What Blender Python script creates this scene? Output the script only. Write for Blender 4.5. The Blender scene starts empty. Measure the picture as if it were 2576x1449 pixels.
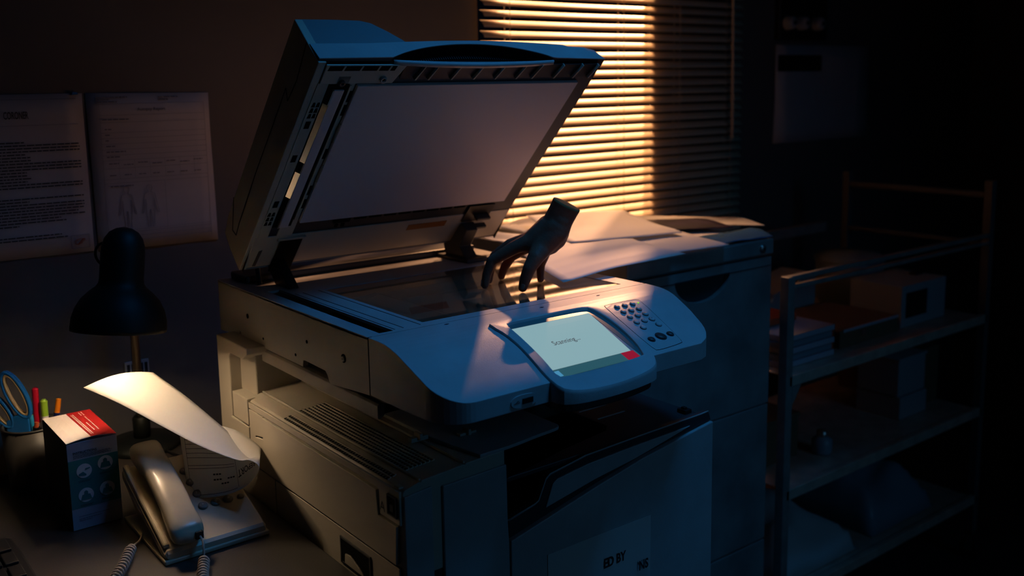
import bpy, bmesh, math, random
from mathutils import Vector, Matrix, noise
random.seed(7)
PI = math.pi
SC = bpy.context.scene
COL = SC.collection

# ------------------------------------------------------------------ camera, light, exposure
CAM = Vector((0.0, 0.0, 1.43))
cR = Vector((0.78733052, -0.6163098, -0.0165195))
cU = Vector((0.10728312, 0.11056939, 0.98806110))
cF = Vector((0.60712519, 0.77970292, -0.1531743))
cam_data = bpy.data.cameras.new('camera')
cam = bpy.data.objects.new('camera', cam_data)
COL.objects.link(cam)
cam.matrix_world = Matrix(((cR.x, cU.x, -cF.x, CAM.x), (cR.y, cU.y, -cF.y, CAM.y), (cR.z, cU.z, -cF.z, CAM.z), (0, 0, 0, 1)))
cam_data.sensor_width = 36.0
cam_data.lens = 2460.62 / 2576 * 36
cam_data.shift_y = -134.6 / 2576
cam_data.clip_start = 0.05
cam_data.dof.use_dof = True
cam_data.dof.focus_distance = 1.55
cam_data.dof.aperture_fstop = 3.2
SC.camera = cam

world = bpy.data.worlds.new('world')
SC.world = world
world.use_nodes = True
world.node_tree.nodes['Background'].inputs[0].default_value = (0.10, 0.20, 0.45, 1)
world.node_tree.nodes['Background'].inputs[1].default_value = 0.004
SC.view_settings.view_transform = 'Standard'
SC.view_settings.look = 'None'
SC.view_settings.gamma = 1.0
SC.view_settings.exposure = 0.0
SC.view_settings.use_curve_mapping = False

def light(name, kind, loc, energy, color, target=None, **kw):
    d = bpy.data.lights.new(name, kind)
    d.energy = energy
    d.color = color
    for k, v in kw.items():
        setattr(d, k, v)
    o = bpy.data.objects.new(name, d)
    COL.objects.link(o)
    o.location = loc
    if target is not None:
        o.rotation_euler = (Vector(target) - Vector(loc)).to_track_quat('-Z', 'Y').to_euler()
    return o

# street lamp outside the window (hard key), an added fill washing the blinds, added blue fills overhead and behind the camera
light('street_lamp_light', 'SPOT', (3.00, 2.70, 2.50), 500, (1.0, 0.47, 0.23), (1.25, 1.40, 1.10),
      spot_size=math.radians(75), spot_blend=0.3, shadow_soft_size=0.03)
light('blind_fill_light', 'AREA', (2.55, 2.95, 3.05), 37, (1.0, 0.49, 0.22), (1.80, 2.0, 1.25),
      shape='DISK', size=0.30, spread=math.radians(80))
light('blue_top_fill', 'AREA', (1.35, .72, 2.72), 1.5, (0.035, 0.36, 1.0), (1.0, 1.12, 1.15),
      shape='RECTANGLE', size=.55, size_y=.35, spread=math.radians(62))
light('blue_rear_fill', 'AREA', (2.05, -1.57, 1.85), .75, (0.12, 0.42, 0.85), (1.5, 1.3, .75),
      shape='RECTANGLE', size=1.2, size_y=.9, spread=math.radians(70))

# ------------------------------------------------------------------ materials
def mat(name, base, rough=0.5, metal=0.0, spec=0.5, bump=0.0, bscale=400.0, var=0.0, vscale=6.0, emit=None, estr=0.0,
        trans=0.0, sss=0.0, coat=0.0, ior=1.45, backlit=0.0):
    m = bpy.data.materials.new(name)
    m.use_nodes = True
    nt = m.node_tree
    b = nt.nodes['Principled BSDF']
    b.inputs['Base Color'].default_value = (*base, 1)
    b.inputs['Roughness'].default_value = rough
    b.inputs['Metallic'].default_value = metal
    b.inputs['Specular IOR Level'].default_value = spec
    b.inputs['IOR'].default_value = ior
    b.inputs['Transmission Weight'].default_value = trans
    b.inputs['Coat Weight'].default_value = coat
    if sss:
        b.inputs['Subsurface Weight'].default_value = sss
        b.inputs['Subsurface Radius'].default_value = (0.6, 0.15, 0.06)
        b.inputs['Subsurface Scale'].default_value = 0.012
    if emit:
        b.inputs['Emission Color'].default_value = (*emit, 1)
        b.inputs['Emission Strength'].default_value = estr
    tc = nt.nodes.new('ShaderNodeTexCoord')
    if var > 0:
        n = nt.nodes.new('ShaderNodeTexNoise')
        n.inputs['Scale'].default_value = vscale
        n.inputs['Detail'].default_value = 6
        nt.links.new(tc.outputs['Object'], n.inputs['Vector'])
        r = nt.nodes.new('ShaderNodeValToRGB')
        r.color_ramp.elements[0].position = 0.35
        r.color_ramp.elements[1].position = 0.7
        r.color_ramp.elements[0].color = (*[c * (1 - var) for c in base], 1)
        r.color_ramp.elements[1].color = (*[min(1, c * (1 + var * 0.6)) for c in base], 1)
        nt.links.new(n.outputs['Fac'], r.inputs['Fac'])
        nt.links.new(r.outputs['Color'], b.inputs['Base Color'])
    if bump > 0:
        n2 = nt.nodes.new('ShaderNodeTexNoise')
        n2.inputs['Scale'].default_value = bscale
        n2.inputs['Detail'].default_value = 3
        nt.links.new(tc.outputs['Object'], n2.inputs['Vector'])
        bp = nt.nodes.new('ShaderNodeBump')
        bp.inputs['Strength'].default_value = bump
        bp.inputs['Distance'].default_value = 0.001
        nt.links.new(n2.outputs['Fac'], bp.inputs['Height'])
        nt.links.new(bp.outputs['Normal'], b.inputs['Normal'])
    if backlit > 0:
        tr = nt.nodes.new('ShaderNodeBsdfTranslucent')
        tr.inputs['Color'].default_value = (*base, 1)
        mx = nt.nodes.new('ShaderNodeMixShader')
        mx.inputs[0].default_value = backlit
        out = nt.nodes['Material Output']
        nt.links.new(b.outputs[0], mx.inputs[1])
        nt.links.new(tr.outputs[0], mx.inputs[2])
        nt.links.new(mx.outputs[0], out.inputs['Surface'])
    return m

M = {}
M['plastic'] = mat('ivory_plastic', (0.47, 0.42, 0.34), 0.45, bump=0.25, bscale=900, var=0.06, vscale=9)
M['plastic2'] = mat('grey_plastic', (0.40, 0.40, 0.40), 0.38, bump=0.25, bscale=900, var=0.10, vscale=14)
M['darkplastic'] = mat('charcoal_plastic', (0.035, 0.035, 0.038), 0.45)
M['black'] = mat('black_plastic', (0.008, 0.008, 0.009), 0.4)
M['cavity'] = mat('black_cavity', (0.004, 0.004, 0.004), 0.9, spec=0.1)
M['feeder'] = mat('dark_grey_plastic', (0.19, 0.19, 0.20), 0.4, bump=0.2, bscale=900)
M['chrome'] = mat('polished_strip', (.9, .84, .70), .27, metal=1.0)
M['pad'] = mat('white_foam_pad', (0.62, 0.55, 0.56), 0.42, bump=0.05, bscale=60)
M['roller'] = mat('white_guide_plastic', (0.85, 0.78, 0.62), 0.25)
M['glass'] = mat('platen_glass', (0.93, 0.96, 0.95), 0.015, trans=1.0, ior=1.5)
_nt = M['glass'].node_tree
_d = _nt.nodes.new('ShaderNodeBsdfDiffuse'); _d.inputs['Color'].default_value = (.65, .50, .32, 1)
_n = _nt.nodes.new('ShaderNodeTexNoise'); _n.inputs['Scale'].default_value = 26; _n.inputs['Detail'].default_value = 5
_c = _nt.nodes.new('ShaderNodeMapRange'); _c.inputs['From Min'].default_value = .3; _c.inputs['From Max'].default_value = .75
_c.inputs['To Min'].default_value = .025; _c.inputs['To Max'].default_value = .07
_x = _nt.nodes.new('ShaderNodeMixShader')
_t = _nt.nodes.new('ShaderNodeTexCoord')
_nt.links.new(_t.outputs['Object'], _n.inputs['Vector']); _nt.links.new(_n.outputs['Fac'], _c.inputs['Value']); _nt.links.new(_c.outputs['Result'], _x.inputs[0])
_nt.links.new(_nt.nodes['Principled BSDF'].outputs[0], _x.inputs[1]); _nt.links.new(_d.outputs[0], _x.inputs[2])
_nt.links.new(_x.outputs[0], _nt.nodes['Material Output'].inputs['Surface'])
M['mirror'] = mat('scan_mirror', (0.25, 0.28, 0.3), 0.08, metal=1.0)
M['screen'] = mat('lit_screen', (0.02, 0.02, 0.02), 0.12, emit=(0.25, 0.42, 0.46), estr=0.93)
M['screen_bar'] = mat('lit_screen_bar', (0.02, 0.03, 0.03), 0.15, emit=(0.022, 0.085, 0.11), estr=1.0)
M['screen_red'] = mat('lit_red_key', (0.05, 0.0, 0.0), 0.2, emit=(0.26, 0.008, 0.03), estr=1.0)
M['screen_blue'] = mat('lit_blue_key', (0.0, 0.02, 0.05), 0.2, emit=(0.06, 0.25, 0.42), estr=1.0)
M['ink'] = mat('dark_ink', (0.012, 0.013, 0.018), 0.7)
M['ink_grey'] = mat('grey_ink', (0.14, 0.14, 0.16), 0.8)
M['ink_faint'] = mat('faint_ink', (0.22, 0.22, 0.24), 0.8)
M['screen_ink'] = mat('screen_ink', (0.01, 0.04, 0.05), 0.6)
M['led'] = mat('green_indicator', (0.1, 0.3, 0.0), 0.3, emit=(0.35, 0.9, 0.02), estr=0.9)
M['paper'] = mat('white_paper', (0.78, 0.76, 0.73), 0.75, backlit=0.36)
M['paper_thick'] = mat('form_paper', (0.44, 0.42, 0.43), 0.5, var=0.05, vscale=12)
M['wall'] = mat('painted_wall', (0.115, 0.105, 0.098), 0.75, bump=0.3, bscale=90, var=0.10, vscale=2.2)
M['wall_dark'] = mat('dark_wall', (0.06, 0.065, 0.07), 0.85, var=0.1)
M['floor'] = mat('vinyl_floor', (0.07, 0.065, 0.06), 0.5, var=0.3, vscale=5)
M['desk'] = mat('grey_laminate_desk', (0.034, 0.030, 0.027), 0.42, bump=0.15, bscale=350, var=0.18, vscale=7)
M['slat'] = mat('cream_slat', (0.82, 0.70, 0.52), 0.42, backlit=0.32)
M['cord'] = mat('blind_cord', (0.5, 0.42, 0.33), 0.8)
M['frame'] = mat('window_frame_paint', (0.45, 0.42, 0.38), 0.5)
M['pane'] = mat('window_pane', (0.9, 0.9, 0.9), 0.0, trans=1.0, ior=1.01)
M['lampblack'] = mat('black_enamel', (0.004, 0.006, 0.005), 0.55)
M['lampwhite'] = mat('white_reflector', (0.85, 0.82, 0.75), 0.4)
M['bulb'] = mat('lamp_bulb', (0.9, 0.8, 0.6), 0.4, emit=(1.0, 0.66, 0.34), estr=22)
M['brass'] = mat('dull_steel_pole', (0.42, 0.34, 0.25), 0.35, metal=0.85)
M['phone'] = mat('cream_phone_plastic', (0.40, 0.34, 0.25), 0.27, var=0.06, vscale=30)
M['phonekey'] = mat('grey_phone_key', (0.13, 0.12, 0.10), 0.4)
M['coil'] = mat('taupe_phone_cord', (0.42, 0.34, 0.28), 0.4)
M['boxwhite'] = mat('white_card', (0.72, 0.66, 0.66), 0.5)
M['boxred'] = mat('red_card', (0.36, 0.012, 0.014), 0.45)
M['boxteal'] = mat('teal_card', (0.02, 0.20, 0.20), 0.5)
M['boxblack'] = mat('black_card', (0.01, 0.01, 0.01), 0.6)
M['boxlilac'] = mat('lilac_card', (0.42, 0.40, 0.47), 0.5)
M['mesh_cup'] = mat('smoked_cup', (0.06, 0.055, 0.05), 0.45)
M['blue'] = mat('blue_handle_plastic', (0.01, 0.13, 0.42), 0.35)
M['grip'] = mat('tan_rubber_grip', (0.38, 0.28, 0.16), 0.7)
M['steel'] = mat('brushed_steel', (0.5, 0.47, 0.43), 0.33, metal=0.9, var=0.2, vscale=40)
M['penred'] = mat('crimson_pen_cap', (0.45, 0.008, 0.03), 0.3)
M['pengreen'] = mat('lime_pen', (0.30, 0.50, 0.04), 0.3)
M['penorange'] = mat('orange_pen_end', (0.72, 0.20, 0.01), 0.35)
M['pennavy'] = mat('navy_pen', (0.01, 0.015, 0.09), 0.35)
M['pencilblue'] = mat('sky_pencil', (0.02, 0.28, 0.50), 0.4)
M['wood'] = mat('sharpened_wood', (0.55, 0.30, 0.12), 0.7)
M['cabinet'] = mat('dull_steel_cabinet', (0.27, 0.27, 0.265), 0.42, metal=0.25, var=0.28, vscale=9)
M['cabinetdark'] = mat('cabinet_recess', (0.02, 0.022, 0.025), 0.6)
M['skin'] = mat('skin', (0.20, 0.085, 0.055), 0.5, spec=0.3, sss=0.35, bump=0.5, bscale=260, var=0.15, vscale=60)
M['nail'] = mat('finger_nail', (0.26, 0.13, 0.09), 0.4)
M['cutskin'] = mat('rough_wrist_edge', (0.20, 0.10, 0.04), 0.9, spec=0.15, bump=0.6, bscale=200)
M['photo'] = mat('dark_photo_print', (0.022, 0.012, 0.034), 0.3, var=0.7, vscale=18)
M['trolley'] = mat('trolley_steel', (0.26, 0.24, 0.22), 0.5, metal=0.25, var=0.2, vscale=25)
M['trolley_lit'] = mat('warm_lit_trolley_rail', (0.60, 0.47, 0.38), 0.45, metal=0.3, var=0.2, vscale=25)  # lighter, warmer copy of the steel, standing in for warm light on the rails
M['trolley_shaded'] = mat('shaded_trolley_frame', (0.10, 0.10, 0.10), 0.6)  # darkened copy of the steel, standing in for shade on the frame
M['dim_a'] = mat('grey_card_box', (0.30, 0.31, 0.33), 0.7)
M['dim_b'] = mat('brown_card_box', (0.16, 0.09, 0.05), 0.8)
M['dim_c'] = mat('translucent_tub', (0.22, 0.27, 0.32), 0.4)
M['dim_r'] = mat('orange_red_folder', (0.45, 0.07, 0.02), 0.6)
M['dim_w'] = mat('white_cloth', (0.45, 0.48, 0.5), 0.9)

# ------------------------------------------------------------------ mesh helpers
class MB:
    def __init__(s):
        s.v = []; s.f = []
    def add(s, vs, fs):
        o = len(s.v)
        s.v += [Vector(p) for p in vs]
        s.f += [tuple(i + o for i in f) for f in fs]
        return s
    def box(s, a, b, T=None):
        (x0, y0, z0), (x1, y1, z1) = a, b
        vs = [(x0, y0, z0), (x1, y0, z0), (x1, y1, z0), (x0, y1, z0), (x0, y0, z1), (x1, y0, z1), (x1, y1, z1), (x0, y1, z1)]
        if T: vs = [T(*p) for p in vs]
        return s.add(vs, [(0, 3, 2, 1), (4, 5, 6, 7), (0, 1, 5, 4), (1, 2, 6, 5), (2, 3, 7, 6), (3, 0, 4, 7)])
    def prism(s, poly, lo, hi, T):
        """poly: 2D points; T(a, b, c) -> world with c the extrusion coordinate"""
        n = len(poly)
        vs = [T(p[0], p[1], lo) for p in poly] + [T(p[0], p[1], hi) for p in poly]
        fs = [tuple(range(n))[::-1], tuple(range(n, 2 * n))]
        fs += [(i, (i + 1) % n, n + (i + 1) % n, n + i) for i in range(n)]
        return s.add(vs, fs)
    def ringwall(s, outer, inner, lo, hi, T):
        """flat ring between two loops of equal length, extruded"""
        n = len(outer)
        vs = [T(*p, hi) for p in outer] + [T(*p, hi) for p in inner] + [T(*p, lo) for p in outer] + [T(*p, lo) for p in inner]
        fs = []
        for i in range(n):
            j = (i + 1) % n
            fs += [(i, j, n + j, n + i), (2 * n + j, 2 * n + i, 3 * n + i, 3 * n + j), (i, 2 * n + i, 2 * n + j, j), (n + j, 3 * n + j, 3 * n + i, n + i)]
        return s.add(vs, fs)
    def grid(s, rows, closed=False):
        n = len(rows[0]); m = len(rows)
        vs = [p for r in rows for p in r]
        fs = []
        for i in range(m - 1):
            for j in range(n if closed else n - 1):
                k = (j + 1) % n
                fs.append((i * n + j, i * n + k, (i + 1) * n + k, (i + 1) * n + j))
        return s.add(vs, fs)
    def tube(s, pts, r, seg=10, caps=True):
        pts = [Vector(p) for p in pts]
        rs = r if isinstance(r, (list, tuple)) else [r] * len(pts)
        rows = []
        t0 = (pts[1] - pts[0]).normalized()
        nrm = t0.orthogonal().normalized()
        for i, p in enumerate(pts):
            if i == 0: t = pts[1] - pts[0]
            elif i == len(pts) - 1: t = pts[-1] - pts[-2]
            else: t = (pts[i + 1] - pts[i]).normalized() + (pts[i] - pts[i - 1]).normalized()
            t = t.normalized()
            nrm = (nrm - t * nrm.dot(t)).normalized()
            bn = t.cross(nrm)
            rows.append([p + (nrm * math.cos(2 * PI * k / seg) + bn * math.sin(2 * PI * k / seg)) * rs[i] for k in range(seg)])
        o = len(s.v)
        s.grid(rows, closed=True)
        if caps:
            s.f.append(tuple(o + k for k in range(seg))[::-1])
            s.f.append(tuple(o + (len(pts) - 1) * seg + k for k in range(seg)))
        return s
    def lathe(s, prof, c, axis=(0, 0, 1), seg=40, caps=False):
        """prof: (radius, height) pairs along axis from c"""
        ax = Vector(axis).normalized(); e1 = ax.orthogonal().normalized(); e2 = ax.cross(e1); c = Vector(c)
        rows = [[c + ax * h + (e1 * math.cos(2 * PI * k / seg) + e2 * math.sin(2 * PI * k / seg)) * max(r, 1e-5) for k in range(seg)] for r, h in prof]
        o = len(s.v)
        s.grid(rows, closed=True)
        if caps:
            s.f.append(tuple(o + k for k in range(seg))[::-1])
            s.f.append(tuple(o + (len(prof) - 1) * seg + k for k in range(seg)))
        return s

def wloc(o):
    l = Vector((0, 0, 0))
    while o:
        l += o.location
        o = o.parent
    return l

def obj(name, mb, material, parent=None, smooth=False, bevel=0.0, seg=2, solid=0.0, sub=0, label=None, origin=None):
    me = bpy.data.meshes.new(name)
    base = wloc(parent) if parent else (Vector(origin) if origin else None)
    if base is None:
        xs = [p.x for p in mb.v]; ys = [p.y for p in mb.v]; zs = [p.z for p in mb.v]
        base = Vector(((min(xs) + max(xs)) / 2, (min(ys) + max(ys)) / 2, min(zs)))
    me.from_pydata([tuple(p - base) for p in mb.v], [], mb.f)
    me.validate()
    bm = bmesh.new(); bm.from_mesh(me)
    bmesh.ops.recalc_face_normals(bm, faces=bm.faces)
    bm.to_mesh(me); bm.free()
    me.materials.append(material)
    if smooth:
        for p in me.polygons: p.use_smooth = True
    o = bpy.data.objects.new(name, me)
    COL.objects.link(o)
    if parent: o.parent = parent
    else: o.location = base
    if solid:
        md = o.modifiers.new('solid', 'SOLIDIFY'); md.thickness = solid; md.offset = 0
    if sub:
        md = o.modifiers.new('sub', 'SUBSURF'); md.levels = sub; md.render_levels = sub
    if bevel:
        md = o.modifiers.new('bevel', 'BEVEL'); md.width = bevel; md.segments = seg; md.limit_method = 'ANGLE'
        md.angle_limit = math.radians(35); md.harden_normals = False
        md.use_clamp_overlap = True
    if label: o['label'] = label
    return o

def tag(o, label, cat, group=None, kind=None):
    o['label'] = label; o['category'] = cat
    if group: o['group'] = group
    if kind: o['kind'] = kind
    return o

def thing(name, loc, label, cat, group=None, kind=None):
    o = bpy.data.objects.new(name, None)
    o.empty_display_size = 0.05
    COL.objects.link(o)
    o.location = loc
    return tag(o, label, cat, group, kind)

def struct(name, mb, m, label=None, parent=None):
    o = obj(name, mb, m, parent)
    if not parent: o['kind'] = 'structure'
    if label: o['label'] = label
    return o

def text_verts(body, size, bold=0.0, sx=1.0):
    """flat letter shapes as (points, faces), left-aligned at the origin"""
    cu = bpy.data.curves.new('letters', 'FONT')
    cu.body = body; cu.size = size; cu.offset = bold; cu.resolution_u = 3
    t = bpy.data.objects.new('letters', cu)
    COL.objects.link(t)
    bpy.context.view_layer.update()
    me = bpy.data.meshes.new_from_object(t.evaluated_get(bpy.context.evaluated_depsgraph_get()))
    vs = [(v.co.x * sx, v.co.y) for v in me.vertices]
    fs = [tuple(p.vertices) for p in me.polygons]
    bpy.data.objects.remove(t); bpy.data.curves.remove(cu); bpy.data.meshes.remove(me)
    return vs, fs

def write(mb, body, size, T, bold=0.0, sx=1.0):
    vs, fs = text_verts(body, size, bold, sx)
    mb.add([T(a, b) for a, b in vs], fs)
    return max([a for a, b in vs] or [0])

def lines_of_text(mb, T, x0, x1, y, h, rng, last=1.0):
    """a row of small dark word blocks"""
    x = x0; end = x0 + (x1 - x0) * last
    while x < end:
        w = rng.uniform(2.0, 7.0) * h
        w = min(w, end - x)
        if w < h * 0.6: break
        mb.add([T(x, y), T(x + w, y), T(x + w, y + h), T(x, y + h)], [(0, 1, 2, 3)])
        x += w + h * 0.7

def resample(poly, n):
    P_ = [Vector((p[0], p[1])) for p in poly]; L = len(P_)
    d = [(P_[(i + 1) % L] - P_[i]).length for i in range(L)]
    tot = sum(d); out = []
    for k in range(n):
        t = tot * k / n; i = 0
        while t > d[i] and i < L - 1:
            t -= d[i]; i += 1
        q = P_[i].lerp(P_[(i + 1) % L], t / d[i]); out.append((q.x, q.y))
    return out

def chaikin(poly, it=2, closed=True):
    for _ in range(it):
        q = []
        n = len(poly)
        rng = range(n) if closed else range(n - 1)
        if not closed: q.append(poly[0])
        for i in rng:
            a, b = Vector(poly[i]), Vector(poly[(i + 1) % n])
            q += [tuple(a * .75 + b * .25), tuple(a * .25 + b * .75)]
        if not closed: q.append(poly[-1])
        poly = q
    return poly

XZ = lambda a, b, c: (a, c, b)      # poly in x-z, extruded along y
YZ = lambda a, b, c: (c, a, b)      # poly in y-z, extruded along x
XY = lambda a, b, c: (a, b, c)

# ------------------------------------------------------------------ the room
YW = 2.0
WX0, WX1, WX2, WZ0, WZ1 = 1.46, 2.075, 2.43, 0.98, 1.977
w = MB()
w.box((-1.6, YW, 0), (WX0, YW + .12, 2.7)).box((WX2, YW, 0), (3.9, YW + .12, 2.7))
w.box((WX0, YW, 0), (WX2, YW + .12, WZ0)).box((WX0, YW, WZ1), (WX2, YW + .12, 2.7))
struct('wall_back', w, M['wall'])
struct('wall_left', MB().box((-1.72, -1.6, 0), (-1.6, 2.12, 2.7)), M['wall'])
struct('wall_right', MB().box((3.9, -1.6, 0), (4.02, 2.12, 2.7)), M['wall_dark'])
struct('wall_front', MB().box((-1.72, -1.72, 0), (1.3, -1.6, 2.7)).box((2.8, -1.72, 0), (4.02, -1.6, 2.7)).box((1.3, -1.72, 0), (2.8, -1.6, 1.3)).box((1.3, -1.72, 2.4), (2.8, -1.6, 2.7)), M['wall'])  # opening invented for the added blue fill behind the camera
struct('floor', MB().box((-1.72, -1.72, -.1), (4.02, 2.12, 0)), M['floor'])
struct('ceiling', MB().box((-1.72, -1.72, 2.7), (1.0, 2.12, 2.8)).box((1.6, -1.72, 2.7), (4.02, 2.12, 2.8)).box((1.0, -1.72, 2.7), (1.6, .5, 2.8)).box((1.0, .95, 2.7), (1.6, 2.12, 2.8)), M['wall'])  # opening invented for the added blue fill overhead
wf = MB()
for a, b in (((WX0, YW + .06, WZ0), (WX0 + .03, YW + .10, WZ1)), ((WX2 - .03, YW + .06, WZ0), (WX2, YW + .10, WZ1)),
             ((WX0 + .03, YW + .06, WZ0), (WX2 - .03, YW + .10, WZ0 + .03)), ((WX0 + .03, YW + .06, WZ1 - .03), (WX2 - .03, YW + .10, WZ1))):
    wf.box(a, b)
win = struct('window_1', wf, M['frame'])
obj('light_block_panel', MB().prism([(WX1, WZ0 + .001), (WX2 - .001, WZ0 + .001), (WX2 - .001, WZ1 - .001), (2.182, WZ1 - .001), (2.182, 1.745), (WX1, 1.745)], YW + .004, YW + .016, XZ), M['wall_dark'], win, label='dark unseen panel added to block light at the right of the window')  # added behind the blind to cut the light; notched to pass the key

# venetian blind
bl = thing('venetian_blind', (1.95, YW - .03, .96), 'cream horizontal-slat blind glowing orange over the window behind the copier', 'window blind')
m = MB()
pitch = .0250; th = math.radians(40); sw = .0255
BX0, BX1 = 1.452, 2.435
z = 1.00; k = 0
while z < 2.18:
    rows = []
    dz0 = random.uniform(-.0008, .0008); dth = random.uniform(-.05, .05)
    for i in range(13):
        x = BX0 + (BX1 - BX0) * i / 12
        row = []
        wob = .0009 * noise.noise(Vector((x * 3, z * 40, 0)))
        for j in range(5):
            t = j / 4 - .5
            cam_ = .0022 * (1 - (2 * t) ** 2)
            yy = t * sw * math.cos(th + dth) - cam_ * math.sin(th)
            zz = t * sw * math.sin(th + dth) + cam_ * math.cos(th)
            row.append((x, YW - .030 + yy, z + dz0 + wob + zz))
        rows.append(row)
    m.grid(rows)
    z += pitch; k += 1
obj('slats', m, M['slat'], bl, smooth=True, solid=.0005)
obj('bottom_rail', MB().box((BX0, YW - .043, .965), (BX1, YW - .018, .980)), M['slat'], bl, bevel=.003)
obj('headrail', MB().box((BX0, YW - .045, 2.19), (BX1, YW - .008, 2.23)), M['frame'], bl, bevel=.002)
for cx in (1.53, 1.925, 2.15, 2.38):
    for dy in (-.0115, .0115):
        obj('ladder_cord', MB().tube([(cx, YW - .03 + dy, .98), (cx, YW - .03 + dy, 2.19)], .0008, 6), M['cord'], bl)
obj('tilt_wand', MB().tube([(2.36, YW - .052, 2.19), (2.372, YW - .056, 1.25)], .004, 8), M['cord'], bl)

# ------------------------------------------------------------------ notices pinned to the wall
WT = lambda x0, z0: (lambda a, b: (x0 + a, YW - .0032, z0 + b))
rng = random.Random(3)
p1 = thing('posted_letter', (.38, YW - .003, 1.12), 'white printed letter headed CORONER, pinned to the wall left of the form', 'notice')
m = MB(); rows = []
for i in range(9):
    x = .235 + (.517 - .235) * i / 8
    rows.append([(x, YW - .0015 - .002 * abs(math.sin(i * .7 + j)), 1.118 + (1.424 - 1.118) * j / 8) for j in range(9)])
obj('sheet', m.grid(rows), M['paper_thick'], p1, solid=.0004, smooth=True)
m = MB(); T = lambda a, b: (a, YW - .0052, b)
write(m, 'CORONER', .0190, lambda a, b: T(.377 + a, 1.379 + b), bold=.0002, sx=.46)
hd = obj('heading', m, M['ink'], p1)
m = MB()
zz = 1.334
while zz > 1.15:
    if 1.232 < zz < 1.248 or 1.16 < zz < 1.178:
        zz -= .0052; continue
    right = .505 if zz > 1.19 else .47
    lines_of_text(m, T, .262 + rng.choice([0, 0, 0, .022]), right, zz, .0021, rng, rng.choice([1, 1, 1, .95, .6]))
    zz -= .0056
obj('printed_text', m, M['ink'], p1)
m = MB()
for a, b, c, d in ((.25, 1.366, .505, 1.3668), (.475, 1.128, .476, 1.152), (.508, 1.128, .509, 1.152), (.475, 1.152, .509, 1.153), (.475, 1.127, .509, 1.128), (.25, 1.414, .505, 1.4146)):
    m.add([T(a, b), T(c, b), T(c, d), T(a, d)], [(0, 1, 2, 3)])
obj('ruled_lines', m, M['ink_faint'], p1)
m = MB()
for i in range(10):
    aa = i * .65
    m.tube([(.492 + .012 * math.cos(aa + t) * (1 - i * .05), YW - .0052, 1.140 + .006 * math.sin(aa * 1.3 + t)) for t in (0, 1.1, 2.2, 3.2)], .0003, 4)
obj('round_stamp', m, M['dim_r'], p1, label='faint reddish round stamp')
tag(obj('binder_clip', MB().prism([(.496, 1.421), (.509, 1.422), (.506, 1.4265), (.498, 1.4265)], YW - .012, YW - .001, XZ), M['blue'], bevel=.001),
    'small blue clip at the top corner of the CORONER letter', 'clip')

p2 = thing('autopsy_form', (.64, YW - .003, 1.112), 'white ruled report form with two body outlines, pinned right of the letter', 'notice')
m = MB(); rows = []
for i in range(9):
    x = .523 + (.764 - .523) * i / 8
    rows.append([(x + .002 * (8 - j) / 8, YW - .0015 - .003 * abs(math.sin(i * .5 + j * .4)), (1.116 - i * .0004) + (1.424 - 1.116) * j / 8) for j in range(9)])
obj('sheet', m.grid(rows), M['paper_thick'], p2, solid=.0004, smooth=True)
T = lambda a, b: (a, YW - .0062, b)
m = MB()
write(m, 'Autopsy Report', .0085, lambda a, b: T(.618 + a, 1.388 + b), bold=.0001)
obj('heading', m, M['ink_grey'], p2)
m = MB()
for zz, x0, x1 in ((1.414, .541, .60), (1.4095, .541, .565), (1.405, .541, .58), (1.413, .66, .70), (1.408, .66, .68), (1.371, .55, .60), (1.352, .553, .567), (1.341, .553, .562), (1.330, .553, .56), (1.319, .553, .572), (1.308, .553, .59), (1.298, .553, .58), (1.240, .556, .60)):
    lines_of_text(m, T, x0, x1, zz, .0022, rng)
for i in range(7):
    lines_of_text(m, T, .556 + i * .028, .575 + i * .028, 1.285 - (i % 2) * .003, .0018, rng)
    lines_of_text(m, T, .556 + i * .028, .57 + i * .028, 1.262, .0018, rng)
obj('printed_text', m, M['ink_grey'], p2)
m = MB()
def hl(a, b, c, d): m.add([T(a, b), T(c, b), T(c, d), T(a, d)], [(0, 1, 2, 3)])
for zz in (1.402, 1.380, 1.366, 1.346, 1.335, 1.324, 1.313, 1.302, 1.292, 1.276, 1.255, 1.247, 1.148, 1.140, 1.132):
    hl(.545, zz, .752, zz + .0006)
for xx in (.545, .752):
    hl(xx, 1.125, xx + .0006, 1.402)
hl(.662, 1.152, .6626, 1.247); hl(.545, 1.1525, .752, 1.153)
for i in range(6):
    hl(.575 + .03 * i, 1.255, .5754 + .03 * i, 1.292)
for bx in (.585, .630):       # two standing body outlines
    half = [(0, .088), (.004, .087), (.0055, .081), (.003, .075), (.003, .073), (.010, .070), (.012, .060), (.014, .047), (.017, .034), (.0165, .031), (.014, .033), (.0105, .048), (.0085, .060), (.0075, .050), (.0085, .042), (.0075, .028), (.006, .014), (.007, .004), (.002, .004), (.0015, .020), (.0005, .038)]
    for sg in (-1, 1):
        m.tube([(bx + sg * x, YW - .0062, 1.152 + zq) for x, zq in half], .00045, 4)
obj('ruled_lines', m, M['ink_faint'], p2)

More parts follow.
